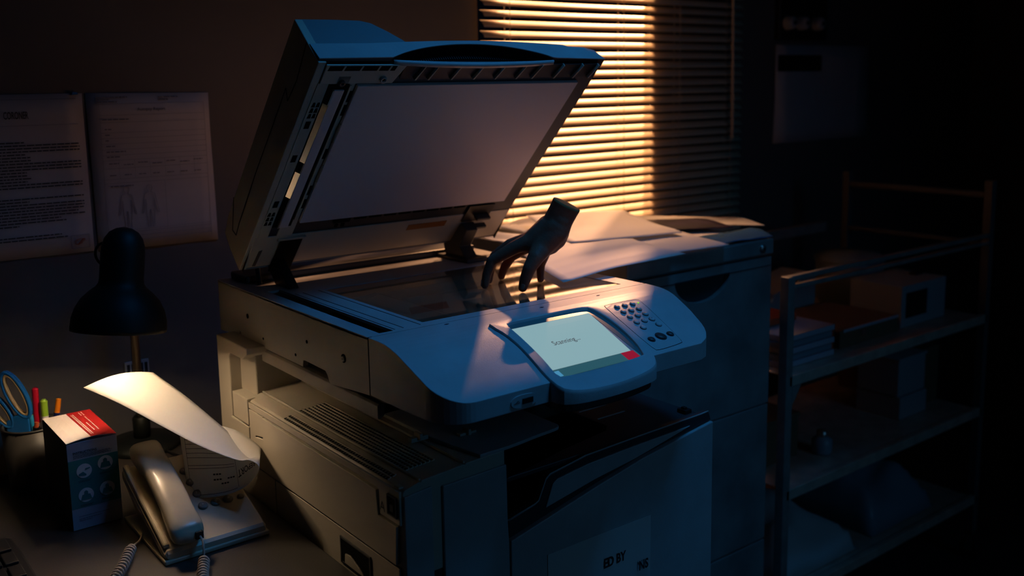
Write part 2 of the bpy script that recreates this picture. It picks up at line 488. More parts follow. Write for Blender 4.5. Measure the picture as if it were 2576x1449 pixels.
# dark items on the wall right of the blind
rp = thing('posted_notice', (2.9, YW - .003, 1.217), 'large pale notice with a black band, on the dark wall right of the blind', 'notice')
m = MB(); rows = []
for i in range(8):
    x = 2.64 + (3.17 - 2.64) * i / 7
    rows.append([(x, YW - .002 - .004 * abs(math.sin(i * .6 + j * .3)), 1.22 + (1.537 - 1.22) * j / 7) for j in range(8)])
obj('sheet', m.grid(rows), M['paper_thick'], rp, solid=.0005, smooth=True)
obj('black_band', MB().box((2.652, YW - .0075, 1.452), (2.888, YW - .0062, 1.505)), M['black'], rp)
hk = thing('wall_panel', (2.765, YW - .02, 1.553), 'dark wall panel with three round pale dials above the banded notice', 'control panel')
obj('backplate', MB().box((2.635, YW - .022, 1.553), (2.892, YW - .001, 1.70)), M['black'], hk, bevel=.003)
for cx in (2.672, 2.740, 2.825):
    d = obj('dial', MB().lathe([(0, .030), (.014, .030), (.020, .026), (.022, .012), (.023, 0)], (cx, YW - .022, 1.605), (0, -1, 0), 28), M['dim_a'], hk, smooth=True)
    obj('dial_centre', MB().lathe([(0, .034), (.006, .034), (.007, .029)], (cx, YW - .022, 1.605), (0, -1, 0), 16), M['black'], d)

# ------------------------------------------------------------------ desk
dk = thing('desk', (-.1, 1.45, 0), 'dark laminate desk against the wall, left of the copier', 'desk')
obj('desktop', MB().box((-1.0, .80, .696), (.632, 1.985, .726)), M['desk'], dk, bevel=.002)
for x in (-.97, .59):
    obj('leg_panel', MB().box((x, .85, 0), (x + .03, 1.95, .695)), M['desk'], dk)
obj('back_panel', MB().box((-.94, 1.90, .30), (.59, 1.92, .695)), M['desk'], dk)
ZD = .726

# ------------------------------------------------------------------ copier
CP = thing('photocopier', (.96, 1.40, 0), 'large office photocopier with its lid raised, beside the desk', 'photocopier')
XL = .677
GX1 = 1.243

# base body (kept below the tray so the tray stays an open hollow)
b = MB()
b.box((.645, 1.095, .03), (1.270, 1.70, .760))
b.prism([(.645, .76), (.645, .886), (.648, .890), (.672, .896), (.674, .8945), (.676, .8975), (.746, .9015), (.748, .900), (.750, .9025), (.818, .905), (.818, .76)], 1.077, 1.60, XZ)
b.box((1.262, 1.095, .76), (1.270, 1.70, .838))
b.box((.818, 1.45, .76), (1.262, 1.70, .90))
base = obj('base_body', b, M['plastic'], CP, bevel=.0015)
# rear column and the step behind the covers
cb = MB()
cb.prism([(1.578, .983), (1.715, .983), (1.715, .73), (1.660, .73), (1.660, .952), (1.654, .960), (1.60, .960), (1.578, .972)], .643, .80, YZ)
cb.box((.664, 1.592, .888), (.80, 1.662, .966))
obj('rear_column', cb, M['plastic'], CP, bevel=.002)
obj('rear_support', MB().box((1.15, 1.55, .88), (1.26, 1.71, .984)), M['plastic'], CP)
obj('step_cover', MB().box((.6405, 1.582, .845), (.70, 1.648, .8925)), M['plastic'], CP, bevel=.0015)
# paper output cover on top, its right edge curved
cov = [(.760, 1.0775), (.820, 1.0775), (.850, 1.0805), (.885, 1.086), (.925, 1.0895), (.937, 1.093), (.942, 1.105), (.942, 1.46), (.760, 1.46)]
obj('output_cover', MB().prism(chaikin(cov, 1), .9035, .9085, XY), M['plastic2'], CP, bevel=.001)
# left face panels
def leftpanel(name, poly, mm=None, x0=.6405, x1=.6445, parent=CP, bev=.0008):
    return obj(name, MB().prism(poly, x0, x1, YZ), mm or M['plastic'], parent, bevel=bev)
door = leftpanel('bypass_door', [(1.518, .876), (1.518, .838), (1.551, .833), (1.546, .806), (1.545, .7805), (1.090, .7805), (1.086, .8375), (1.1345, .838), (1.138, .8745)], x0=.6385)
leftpanel('side_panel', [(1.1335, .8755), (1.1325, .8405), (1.079, .8405), (1.079, .889), (1.577, .889), (1.577, .8785), (1.140, .8785)])
leftpanel('side_panel', [(1.5205, .8765), (1.577, .8765), (1.577, .7805), (1.549, .7805), (1.549, .806), (1.5545, .8345), (1.5205, .8405)])
leftpanel('side_panel', [(1.483, .776), (1.70, .776), (1.70, .55), (1.483, .55)])
leftpanel('side_panel', [(1.085, .776), (1.480, .776), (1.480, .55), (1.085, .55)])
leftpanel('side_panel', [(1.581, .842), (1.66, .842), (1.66, .7785), (1.581, .7785)])
m = MB(); write(m, 'A', .021, lambda a, b: (.6398, 1.131 - a, .8475 + b)); obj('letter_mark', m, M['ink'], CP)
lt = obj('door_latch', MB().ringwall([(1.108, .879), (1.084, .879), (1.084, .850), (1.108, .850)], [(1.106, .877), (1.086, .877), (1.086, .852), (1.106, .852)], .6375, .6425, YZ), M['darkplastic'], CP)
obj('latch_recess', MB().box((.6395, 1.086, .852), (.6408, 1.106, .877)), M['cavity'], lt)
obj('latch_tongue', MB().box((.6375, 1.091, .856), (.6405, 1.101, .866)), M['darkplastic'], lt, bevel=.001)
lt = obj('lower_latch', MB().ringwall([(1.253, .764), (1.163, .764), (1.163, .722), (1.253, .722)], [(1.250, .761), (1.166, .761), (1.166, .725), (1.250, .725)], .6385, .6425, YZ), M['darkplastic'], CP)
obj('latch_recess', MB().box((.6392, 1.166, .725), (.6402, 1.250, .761)), M['cavity'], lt)
obj('latch_tongue', MB().prism([(1.238, .726), (1.236, .742), (1.222, .744), (1.195, .735), (1.180, .726)], .6370, .6400, YZ), M['plastic'], lt, bevel=.001)
# ventilation slots on the top cover
m = MB(); m2 = MB()
def ztop(x):
    return .890 + (x - .648) * .25 if x < .674 else .8975 + (x - .676) * (.004 / .070)
for i, x in enumerate([.6515, .6595, .6795, .6865, .6935, .7005, .7075, .7145, .7215]):
    y0, y1 = 1.120 + (.003 if i < 2 else 0), 1.452
    zt_ = ztop(x)
    m.box((x - .0024, y0, zt_ - .0010), (x + .0024, y1, zt_ + .0006))
    m2.box((x + .0018, y0, zt_ - .001), (x + .0038, y1, zt_ + .0026))
    n = 46
    for q in range(n + 1):
        yy = y0 + (y1 - y0) * q / n
        m2.box((x - .0022, yy - .0008, zt_), (x + .0022, yy + .0008, zt_ + .0010))
vg = obj('vent_slots', m, M['cavity'], CP)
obj('vent_ribs', m2, M['plastic'], vg)
obj('ridge_strip', MB().box((.7470, 1.080, .9015), (.7500, 1.53, .9052)), M['plastic'], CP, bevel=.0008)
obj('ridge_strip', MB().box((.6725, 1.080, .8960), (.6760, 1.59, .8992)), M['plastic'], CP, bevel=.0008)
obj('cover_tab', MB().box((.6440, 1.085, .8895), (.6520, 1.098, .8925)), M['plastic'], CP, bevel=.001)
# front face panels
f = obj('front_strip_panel', MB().prism([(.6455, .03), (.6455, .882), (.690, .886), (.690, .03)], 1.0735, 1.080, XZ), M['plastic2'], CP, bevel=.0012)
obj('front_upper_panel', MB().prism([(.7075, .03), (.7075, .8815), (.818, .884), (.819, .796), (.821, .760), (.822, .03)], 1.0725, 1.080, XZ), M['plastic2'], CP, bevel=.0012)
obj('front_gap', MB().box((.688, 1.078, .03), (.709, 1.0945, .886)), M['darkplastic'], CP)
fd = obj('front_door', MB().prism([(.8245, .03), (.8245, .7635), (.995, .801), (1.10, .8215), (1.2705, .8440), (1.2715, .03)], 1.0725, 1.0945, XZ), M['plastic2'], CP, bevel=.0015)
# tray wall in front, its raised rim and the inset panel
wallp = [(.8245, .766), (.8245, .794), (.874, .8045), (.882, .808), (.897, .838), (.905, .8435), (.978, .8545), (1.083, .8575), (1.246, .8605), (1.264, .862), (1.2705, .846), (1.10, .824), (.995, .8035)]
obj('tray_front_wall', MB().prism(wallp, 1.0775, 1.0905, XZ), M['darkplastic'], CP, bevel=.001)
rim = [(.823, .7945), (.874, .805), (.882, .8085), (.897, .839), (.905, .8445), (.978, .8552), (1.083, .8582), (1.246, .8612), (1.264, .8625)]
obj('tray_rim', MB().tube([(a, 1.0785, c) for a, c in rim], .0012, 8), M['plastic2'], CP, smooth=True)
obj('inset_panel', MB().prism([(.8935, .7945), (.908, .829), (.916, .834), (.978, .8415), (1.083, .8455), (1.216, .8480), (1.15, .8355), (1.083, .8235), (.995, .8125)], 1.0750, 1.0785, XZ), M['plastic2'], CP, bevel=.001)
obj('paper_tray', MB().prism([(.830, 1.0905), (.890, 1.103), (.968, 1.122), (1.080, 1.141), (1.094, 1.155), (1.102, 1.45), (1.262, 1.45), (1.262, 1.0905)], .846, .8545, XY), M['darkplastic'], CP, bevel=.002)
m = MB()
for yy in (1.187, 1.235, 1.283):
    obj('tray_rib', MB().box((1.105, yy, .8545), (1.17, yy + .003, .8556)), M['plastic2'], CP)
obj('tray_well', MB().box((.8195, 1.0905, .7605), (1.262, 1.4495, .764)), M['cavity'], CP)
obj('tray_clip', MB().box((1.236, 1.105, .8545), (1.252, 1.125, .862)).box((1.238, 1.110, .862), (1.246, 1.118, .866)), M['black'], CP, bevel=.001)
for x, y in ((.728, 1.185), (.795, 1.155)):
    obj('paper_exit_tab', MB().box((x, y, .9055), (x + .030, y + .010, .912)).box((x + .012, y - .005, .9085), (x + .017, y + .012, .918)), M['plastic'], CP, bevel=.0008)
# white notice taped to the front door
ns = MB(); rows = []
for i in range(8):
    x = .893 + (1.113 - .893) * i / 7
    rows.append([(x, 1.0715 - .003 * (i / 7) ** 3 * (j / 7), .42 + (.7205 - .42) * j / 7) for j in range(8)])
nt_ = thing('taped_sign', (1.0, 1.071, .42), 'white paper sign with bold black capitals taped to the copier front', 'sign')
obj('sheet', ns.grid(rows), M['paper'], nt_, solid=.0004)
m = MB()
write(m, 'ED BY', .0225, lambda a, b: (1.008 + a, 1.0700, .6600 + b), bold=.0007, sx=.80)
obj('printed_text', m, M['ink'], nt_)
m = MB()
write(m, 'NS', .0225, lambda a, b: (1.083 + a, 1.0660, .6330 + b), bold=.0007, sx=.80)
obj('printed_text', m, M['ink'], nt_)

# rail under the scanner
rl = MB().prism([(XL, .953), (XL, .972), (XL + .003, .975), (XL + .012, .975), (XL + .012, .958), (XL + .010, .955), (XL + .004, .951)], 1.192, 1.70, XZ)
rl.box((XL + .004, 1.196, .957), (.78, 1.70, .972))
obj('support_rail', rl, M['plastic'], CP, bevel=.001)
obj('rail_bracket', MB().prism([(1.196, .957), (1.196, .974), (1.120, .986), (1.150, .986), (1.23, .984), (1.23, .957)], XL + .010, XL + .075, YZ), M['darkplastic'], CP, bevel=.001)
obj('scanner_support', MB().box((.72, 1.30, .975), (1.22, 1.70, .990)), M['darkplastic'], CP)

# scanner body: open box holding the cavity and glass
YS = 1.212; YB = 1.780; ZT = 1.070
sb = MB()
side = [(YS, .983), (YS, ZT), (YB, ZT), (YB, .973), (1.692, .980), (1.685, .989), (1.672, .978), (1.430, .978), (1.428, .989), (1.422, .990), (1.352, .989), (1.346, .984), (1.340, .975), (1.337, .972), (1.33, .972)]
sb.prism(side, XL, XL + .010, YZ)
sb.box((XL + .010, YS, .985), (GX1, YB, .995))
sb.box((GX1 - .008, YS, .995), (GX1, YB, ZT))
sb.box((XL + .010, YB - .02, .995), (GX1 - .008, YB, ZT))
sb.box((XL + .010, YS, .995), (GX1 - .008, YS + .004, 1.066))
scn = obj('scanner_body', sb, M['plastic'], CP, bevel=.0012)
# top frame with openings for slot and glass
SX0, SX1, SY0, SY1 = .702, .726, 1.222, 1.612
PX0, PX1, PY0, PY1 = .786, 1.208, 1.236, 1.560
tf = MB()
zz0, zz1 = 1.066, 1.0705
tf.box((XL, YS, zz0), (SX0, YB, zz1))
tf.box((SX0, YS, zz0), (SX1, SY0, zz1)).box((SX0, SY1, zz0), (SX1, YB, zz1))
tf.box((SX1, YS, zz0), (PX0, YB, zz1))
tf.box((PX0, YS, zz0), (PX1, PY0, zz1)).box((PX0, PY1, zz0), (PX1, YB, zz1))
tf.box((PX1, YS, zz0), (GX1, YB, zz1))
obj('top_frame', tf, M['plastic2'], CP)
m = MB()
for i in (0, 2, 6):
    m.box((SX1 + .004 + i * .0075, YS + .014, 1.0705), (SX1 + .0055 + i * .0075, 1.56, 1.0709))
obj('frame_guide_lines', m, M['darkplastic'], CP)
obj('slot_well', MB().box((SX0, SY0, 1.05), (SX1, SY1, 1.052)), M['cavity'], CP)
gl = obj('platen_glass', MB().box((PX0 - .002, PY0 - .002, 1.0665), (PX1 + .002, PY1 + .002, 1.0698)), M['glass'], CP)
m = MB().box((PX0 - .03, YS + .004, .996), (PX1 + .02, PY1 + .1, 1.0))
obj('scan_cavity_floor', m, M['cavity'], CP)
cr = obj('scan_carriage', MB().box((.83, PY0 + .01, 1.02), (.90, PY1 - .01, 1.045)), M['darkplastic'], CP, bevel=.002)
obj('carriage_mirror', MB().prism([(.845, 1.0455), (.885, 1.0455), (.878, 1.052), (.850, 1.048)], PY0 + .02, PY1 - .02, XZ), M['mirror'], cr)
obj('lens_housing', MB().box((1.00, 1.36, 1.002), (1.16, 1.50, 1.038)).box((1.03, 1.33, 1.010), (1.12, 1.36, 1.03)), M['darkplastic'], CP, bevel=.003)
# details on the side plate
for y, zc, r in ((1.646, 1.024, .0045), (1.411, 1.024, .0028), (1.455, .993, .0024), (1.582, .995, .0022)):
    obj('side_hole', MB().lathe([(0, .0008), (r, .0008), (r, -.0005)], (XL, y, zc), (-1, 0, 0), 20), M['cavity'], scn)
sr = obj('side_screw', MB().lathe([(0, .001), (.0068, .001), (.0068, -.0005)], (XL, 1.288, 1.023), (-1, 0, 0), 24), M['cavity'], scn)
obj('screw_head', MB().lathe([(.0018, .0012), (.0022, .0028), (.0040, .0028), (.0044, .001)], (XL, 1.288, 1.0225), (-1, 0, 0), 20), M['steel'], scn, smooth=True)
obj('panel_seam', MB().box((XL - .0004, YS - .0012, .984), (XL + .006, YS + .0006, 1.0706)), M['cavity'], scn)

# control panel: sloping top, rounded corners
def zt(y):
    if y >= 1.185: return 1.0705
    if y >= 1.125: return 1.0705 - .38 * ((1.185 - y) ** 2 / .12)
    return 1.0705 - .0114 - .38 * (1.125 - y)
def lerp_tab(tab, y):
    for (a, va), (b, vb) in zip(tab, tab[1:]):
        if a <= y <= b: return va + (vb - va) * (y - a) / (b - a)
    return tab[0][1] if y < tab[0][0] else tab[-1][1]
def pxl(y):
    r = .052
    if y > 1.010 + r: return XL
    t = (1.010 + r - y) / r
    return XL + r * (1 - math.sqrt(max(0, 1 - min(1, t) ** 2))) * .85
RT = [(1.010, 1.165), (1.018, 1.186), (1.030, 1.200), (1.046, 1.212), (1.09, 1.228), (1.144, 1.240), (1.211, 1.245)]
ys = [1.010, 1.0108, 1.0125, 1.015, 1.019, 1.025, 1.032, 1.042, 1.052, 1.062] + [1.075 + i * .0124 for i in range(12)]
ys[-1] = 1.211
def zbot(x, y): return .984 + .003 * max(0, (1.12 - y) / .1)
NX = 40
top = []; 
for y in ys:
    a, c = pxl(y), lerp_tab(RT, y)
    top.append([(a + (c - a) * i / NX, y, zt(y)) for i in range(NX + 1)])
loop = [p for p in top[0]] + [r[-1] for r in top[1:]] + [p for p in top[-1][::-1][1:]] + [r[0] for r in top[::-1][1:-1]]
cen = Vector((.95, 1.12, 0))
def inset(p, d, dz):
    q = Vector(p); v = (Vector((q.x, q.y, 0)) - cen); v.x *= .4
    v.normalize(); return (q.x - v.x * d, q.y - v.y * d, q.z + dz)
cp_ = MB()
cp_.grid(top)
n_ = len(loop)
bot = [(p[0], p[1], zbot(p[0], p[1])) for p in loop]
mid = [(p[0], p[1], p[2] - .004) for p in loop]
cp_.grid([loop, bot], closed=True)
cp_.add(bot, [tuple(range(n_))])
panel = obj('control_panel', cp_, M['plastic2'], CP, bevel=.0022, seg=3)
me_ = panel.data
bmx = bmesh.new(); bmx.from_mesh(me_); bmesh.ops.remove_doubles(bmx, verts=bmx.verts, dist=1e-5); bmesh.ops.recalc_face_normals(bmx, faces=bmx.faces); bmx.to_mesh(me_); bmx.free()
PN = lambda h: (lambda a, b: (a, b, zt(b) + h))
PT = lambda a, b, c: (a, b, zt(b) + c)
# usb plate on the front face
usb = obj('usb_plate', MB().prism(chaikin([(.7795, .9905), (.7795, 1.009), (.8245, 1.0085), (.8245, .990)], 2), 1.0085, 1.0102, XZ), M['plastic2'], panel)
obj('usb_port', MB().box((.7985, 1.0070, .9955), (.8170, 1.0087, 1.0035)), M['black'], panel, bevel=.0005)
obj('usb_symbol', MB().tube([(.784, 1.0083, .9985), (.7945, 1.0083, .9992)], .0003, 4).tube([(.787, 1.0083, .9988), (.790, 1.0083, 1.0012), (.793, 1.0083, 1.0013)], .0003, 4), M['ink'], panel)
for x, y in ((.806, 1.200), (.985, 1.158 + .032), (1.113, 1.194)):
    mk = obj('panel_clip_mark', MB().ringwall(resample([(x - .0045, y), (x, y + .002), (x + .0045, y), (x, y - .002)], 16), resample([(x - .003, y), (x, y + .0012), (x + .003, y), (x, y - .0012)], 16), -.0002, .0006, PT), M['ink'], panel)

# display pod
def dens(poly, n=4):
    out = []
    for i in range(len(poly)):
        a, b_ = Vector(poly[i]), Vector(poly[(i + 1) % len(poly)])
        for k in range(n): out.append(tuple(a.lerp(b_, k / n)))
    return out
pod_out = [(.846, 1.160), (.90, 1.160), (.96, 1.1595), (1.02, 1.156), (1.058, 1.149), (1.070, 1.120), (1.071, 1.088), (1.066, 1.045), (1.056, 1.008), (1.044, .990), (1.028, .980), (.982, .972), (.935, .969), (.889, .972), (.862, .979), (.850, .990), (.849, 1.02), (.856, 1.06), (.860, 1.10), (.855, 1.135)]
rec = [(.878, 1.1475), (.93, 1.1485), (1.00, 1.1485), (1.040, 1.1465), (1.047, 1.143), (1.0545, 1.112), (1.0555, 1.082), (1.051, 1.045), (1.0405, 1.016), (1.036, 1.0115), (.99, 1.0085), (.93, 1.0065), (.872, 1.0095), (.866, 1.0135), (.872, 1.045), (.8755, 1.08), (.8765, 1.115), (.8755, 1.14)]
def rad_loop(poly, c, n=72):
    """resample a star-shaped loop by angle around c"""
    out = []
    P_ = [Vector((p[0] - c[0], p[1] - c[1])) for p in poly]
    for k in range(n):
        a = 2 * PI * k / n; d = Vector((math.cos(a), math.sin(a))); best = None
        for i in range(len(P_)):
            p, q = P_[i], P_[(i + 1) % len(P_)]
            e = q - p; den = d.x * e.y - d.y * e.x
            if abs(den) < 1e-12: continue
            t = (p.x * e.y - p.y * e.x) / den; u = (p.x * d.y - p.y * d.x) / den
            if t > 0 and -1e-6 <= u <= 1 + 1e-6: best = t if best is None else min(best, t)
        out.append((c[0] + d.x * best, c[1] + d.y * best))
    return out
c0 = (.955, 1.07)
A = rad_loop(chaikin(pod_out, 2), c0); B = rad_loop(chaikin(rec, 1), c0)
def shr(L, s, c=c0): return [(c[0] + (p[0] - c[0]) * s, c[1] + (p[1] - c[1]) * s) for p in L]
pm = MB()
A2 = shr(A, 1.0); A1 = shr(A, .984)
rows = [[(p[0], p[1], .988) for p in A2], [(p[0], p[1], zt(p[1]) - .001) for p in A2], [(p[0], p[1], zt(p[1]) + .0025) for p in shr(A, .994)], [(p[0], p[1], zt(p[1]) + .0042) for p in A1],
        [(p[0], p[1], zt(p[1]) + .0046) for p in shr(B, 1.02)], [(p[0], p[1], zt(p[1]) + .0036) for p in B], [(p[0], p[1], zt(p[1]) - .0012) for p in shr(B, .985)]]
pm.grid(rows, closed=True)
nA = len(A2)
pm.add(rows[0], [tuple(range(nA))])
pod = obj('display', pm, M['plastic2'], CP, smooth=True)
es = pod.modifiers.new('split', 'EDGE_SPLIT'); es.split_angle = math.radians(32)
obj('pod_underside', MB().prism(shr(A, .93), .974, .989, XY), M['darkplastic'], pod, bevel=.003)
obj('display_gasket', MB().prism(shr(B, .985), -.0020, -.0010, PT), M['darkplastic'], pod)
BV = mat('screenlit_bezel', (0.10, 0.17, 0.17), .3)  # teal tint paints the screen's greenish glow onto the bezel
obj('display_bezel', MB().ringwall(shr(B, .984), rad_loop([(.877, 1.1355), (1.037, 1.1345), (1.0365, 1.0115), (.867, 1.0115)], c0), -.0010, .0004, PT), BV, pod)
sc1, sc2, sc3, sc4 = (.877, 1.1345), (1.0365, 1.1335), (1.0275, 1.030), (.8715, 1.030)
sm = MB(); rows = []
for j in range(9):
    y = 1.0305 + (1.134 - 1.0305) * j / 8
    rows.append([(.8715 + .0055 * j / 8 + (.1565 + .003 * j / 8) * i / 4, y, zt(y) + .0008) for i in range(5)])
obj('screen', sm.grid(rows), M['screen'], pod)
sm = MB(); rows = []
for j in range(3):
    y = 1.0125 + (1.030 - 1.0125) * j / 2
    rows.append([(.869 + (.1655) * i / 4, y, zt(y) + .0008) for i in range(5)])
obj('screen_bar', sm.grid(rows), M['screen_bar'], pod)
obj('red_key', MB().box((1.006, 1.0125, .0010), (1.0315, 1.030, .0013), PT), M['screen_red'], pod)
obj('blue_key', MB().box((.8705, 1.0145, .0010), (.8790, 1.0265, .0013), PT), M['screen_blue'], pod)
m = MB(); write(m, 'Scanning...', .0138, lambda a, b: (.9165 + a, 1.0785 + b, zt(1.0785 + b) + .0012), sx=.93)
obj('screen_text', m, M['screen_ink'], pod)

# keypad
kq = [(1.083, 1.1475), (1.154, 1.1470), (1.160, 1.1430), (1.137, 1.024), (1.131, 1.020), (1.074, 1.017), (1.069, 1.022), (1.078, 1.141)]
ck = (1.11, 1.085)
K0 = rad_loop(chaikin(kq, 1), ck)
obj('keypad_outline', MB().ringwall(K0, shr(K0, .988, ck), -.0003, .0004, PT), M['cavity'], panel)
kp = obj('keypad', MB().prism(shr(K0, .988, ck), -.0006, .0003, PT), M['plastic2'], CP)
kn = 0; legends = '123456789*0#'
for r in range(5):
    for c in range(3):
        if r == 4 and c == 2: pass
        u, v = c / 2, r / 4
        x = 1.1000 + (.0350) * u - .002 * v - (.001 * u * v); y = 1.1350 - .0620 * v - .001 * u
        if r == 4 and c == 1: x, y = None, None
        if x is None: continue
        zc = zt(y)
        k_ = obj('key', MB().lathe([(0, .0026), (.0036, .0026), (.0044, .0018), (.0046, 0)], (x, y, zc), (0, -.30, .95), 20), M['plastic2'], kp, smooth=True)
        obj('key_ring', MB().lathe([(.0048, .0010), (.0056, .0010), (.0056, .0002)], (x, y, zc), (0, -.36, .93), 20), M['darkplastic'], kp)
        if r < 4:
            m = MB(); write(m, legends[kn], .0042, lambda a, b, x=x, y=y, zc=zc: (x - .0014 + a, y - .0012 + b, zc + .0030 + .36 * b)); obj('key_legend', m, M['ink'], kp)
            kn += 1
for x, y, r in ((1.0865, 1.0435, .0056), (1.1095, 1.0455, .0085), (1.1310, 1.0455, .0056)):
    obj('key', MB().lathe([(0, .0030), (r * .8, .0030), (r * .97, .0018), (r, 0)], (x, y, zt(y)), (0, -.30, .95), 24), M['darkplastic'], kp, smooth=True)
    obj('key_ring', MB().lathe([(r * 1.03, .0010), (r * 1.18, .0010), (r * 1.18, .0002)], (x, y, zt(y)), (0, -.36, .93), 24), M['ink'], kp)
obj('status_light', MB().lathe([(0, .0016), (.0012, .0012), (.0015, 0)], (1.1485, 1.134, zt(1.134)), (0, 0, 1), 12), M['led'], kp, label='glowing green status light')

# ---- lid: u across, v up along the underside, w through the thickness
la = Vector((XL, 1.669, 1.104)); ld = Vector((0, -.6933, .7207)).normalized(); ln = Vector((0, .7207, .6933)).normalized()
def LT(u, v, w_): return tuple(la + Vector((u, 0, 0)) + ld * v + ln * w_)
LW = .575; LV = .500
lid = obj('lid', MB().prism([(0, .006), (0, .010), (.002, .088), (.09, .0975), (.09, .040), (LV - .004, .040), (LV - .004, .006), (.02, .006)][:1] + [(0, .0), (.002, .040), (LV - .030, .040), (LV - .030, .002)], .004, LW - .004, lambda a, b, c: LT(c, a, b)), M['plastic'], CP, bevel=.002)
# left end cover with its step line, and the document feeder hump
endp = [(0, 0), (.001, .05), (.006, .083), (.045, .0925), (.10, .0935), (.30, .097), (LV - .002, .0985), (LV - .001, .042), (LV, .0)]
obj('lid_end_cover', MB().prism(endp, -.002, .012, lambda a, b, c: LT(c, a, b)), M['plastic'], CP, bevel=.0015)
m = MB()
sl = [(.094, .094), (.040, .062), (.045, .046), (.072, .050), (.20, .055), (.325, .0555), (.395, .0565), (.383, .040), (.43, .036), (LV - .002, .046)]
for (a, b_), (c, d) in zip(sl, sl[1:]):
    dv = Vector((c - a, d - b_)); nn = Vector((-dv.y, dv.x)).normalized() * .0006
    m.prism([(a - nn.x, b_ - nn.y), (c - nn.x, d - nn.y), (c + nn.x, d + nn.y), (a + nn.x, b_ + nn.y)], -.0027, -.0019, lambda a, b, c: LT(c, a, b))
obj('cover_seam', m, M['cavity'], CP)
adf = MB(); rows = []
prof_u = [(-.002, .0), (0, .0985), (.06, .1000), (.110, .0995), (.128, .094), (.150, .075), (.168, .056), (.180, .040)]
for v in [.004, .03, .10, .20, .30, .40, LV - .008, LV - .002]:
    sc_ = 1.0 if v < LV - .003 else .985
    rows.append([LT(u, v, .040 + (w_ - .040) * sc_ * (.84 + .16 * min(1, v / .3)) if w_ > .04 else w_) for u, w_ in [(.0, .039)] + prof_u[1:]])
adf.grid(rows)
adf.add(rows[-1], [tuple(range(len(rows[-1])))]); adf.add(rows[0], [tuple(range(len(rows[0])))])
obj('document_feeder', adf, M['feeder'], CP, bevel=.001)
# lid front face with the lens-shaped grip opening
HL, HR = .127, .452; HC = (HL + HR) / 2; HW = (HR - HL) / 2
def arc(u): return max(0.0, 1 - ((u - HC) / HW) ** 2)
ff = MB()
def frow(u):
    topw = .040 + .0075 * math.sin(PI * min(1, max(0, (u - .10) / .47))) if u > .1 else .040
    topw = min(topw, .0475)
    if u > .500: topw = .040 - (u - .50) * .04
    vb = LV + .004 * math.sin(PI * u / LW)
    lo = .004 + .0310 * arc(u) ** .85
    return topw, vb, lo
us = [i * LW / 60 for i in range(61)]
band = [[], [], []]
rA = []; rB = []; rC = []; rD = []
for u in us:
    tw, vb, lo = frow(u)
    cut = 0 if u < LW - .03 else (u - (LW - .03)) * .9
    rA.append(LT(u, LV - .03, tw)); rB.append(LT(u, vb - cut * .2, tw)); rC.append(LT(u, vb + .004, lo)); rD.append(LT(u, LV - .02, lo))
ff.grid([rA, rB, rC])
obj('grip_ceiling', MB().grid([rC, rD]), M['black'], CP)
obj('lid_front_face', ff, M['plastic2'], CP, solid=.0015, smooth=False)
lp = MB(); r1 = []; r2 = []; r3 = []
for i in range(41):
    u = HL + (HR - HL) * i / 40; a_ = arc(u)
    tw, vb, lo = frow(u)
    r1.append(LT(u, LV + .002 + .001 * a_, .003 - .006 * a_)); r2.append(LT(u, LV + .002 + .002 * a_, .001 - .011 * a_)); r3.append(LT(u, LV - .004, -.001 - .008 * a_))
lp.grid([r1, r2, r3])
obj('grip_lip', lp, M['plastic2'], CP, solid=.0016, smooth=True)
m = MB(); r1 = []; r2 = []
for i in range(41):
    u = HL + (HR - HL) * i / 40
    r1.append(LT(u, LV - .016, .001)); r2.append(LT(u, LV - .016, frow(u)[2] + .004))
obj('grip_recess', m.grid([r1, r2]), M['cavity'], CP)
m = MB()
for i in range(64):
    u = HL + .02 + (HR - HL - .04) * i / 63; t_ = frow(u)[2]
    m.box((u - .0008, LV - .0165, t_ - .010 * arc(u) - .002), (u + .0008, LV - .013, t_ + .003), LT)
obj('grip_ribs', m, M['black'], CP)
# underside: frame lip, row of open ribs near the front edge, pad and slot strip
obj('underside_frame', MB().box((.006, .006, -.0010), (LW - .006, .0905, .003), LT).box((.045, .0905, -.001), (.075, .458, .003), LT), M['plastic'], CP, bevel=.001)
obj('underside_well', MB().box((.014, .0905, .0006), (LW - .006, .470, .0020), LT), M['darkplastic'], CP)
obj('front_rib_well', MB().box((.150, .466, -.0006), (LW - .008, LV - .004, .0014), LT), M['black'], CP)
obj('front_rib_plate', MB().prism([(.012, .4585), (.138, .4585), (.152, .497), (.012, .497)], -.0030, .0, LT), M['plastic'], CP, bevel=.001)
m = MB()
for u in (.175, .200, .245, .290, .335, .380, .415, .465, .510, .548):
    obj('front_rib', MB().prism([(u, .467), (u + .010, .497), (u + .0115, .497), (u + .003, .467)], -.0060, .001, LT), M['plastic'], CP)
m = MB()
for u, w_ in ((.016, .026), (.044, .028), (.074, .028), (.104, .018), (.124, .010)):
    obj('rib_pocket', MB().prism([(u, .486), (u + w_ - .002, .486), (u + w_, .495), (u + .002, .495)], -.0036, -.0028, LT), M['cavity'], CP)
obj('lid_screw', MB().lathe([(.003, .003), (.004, .005), (.006, .005), (.0065, 0)], LT(.118, .468, -.002), tuple(-ln), 20), M['plastic2'], CP, smooth=True)
obj('white_pad', MB().box((.0770, .1265, -.0055), (.5325, .4560, .0010), LT), M['pad'], CP, bevel=.001, label='white document pad')
sv0, sv1 = .118, .462
strip = obj('feeder_slot', MB().box((.0290, sv0, -.0020), (.0640, sv1, .0000), LT), M['cavity'], CP)
obj('slot_guide', MB().box((.0395, sv0, -.0050), (.0570, .447, -.0020), LT), M['pad'], strip, bevel=.001)
obj('slot_edge', MB().box((.0370, sv0, -.0058), (.0395, .447, -.0020), LT), M['brass'], strip)
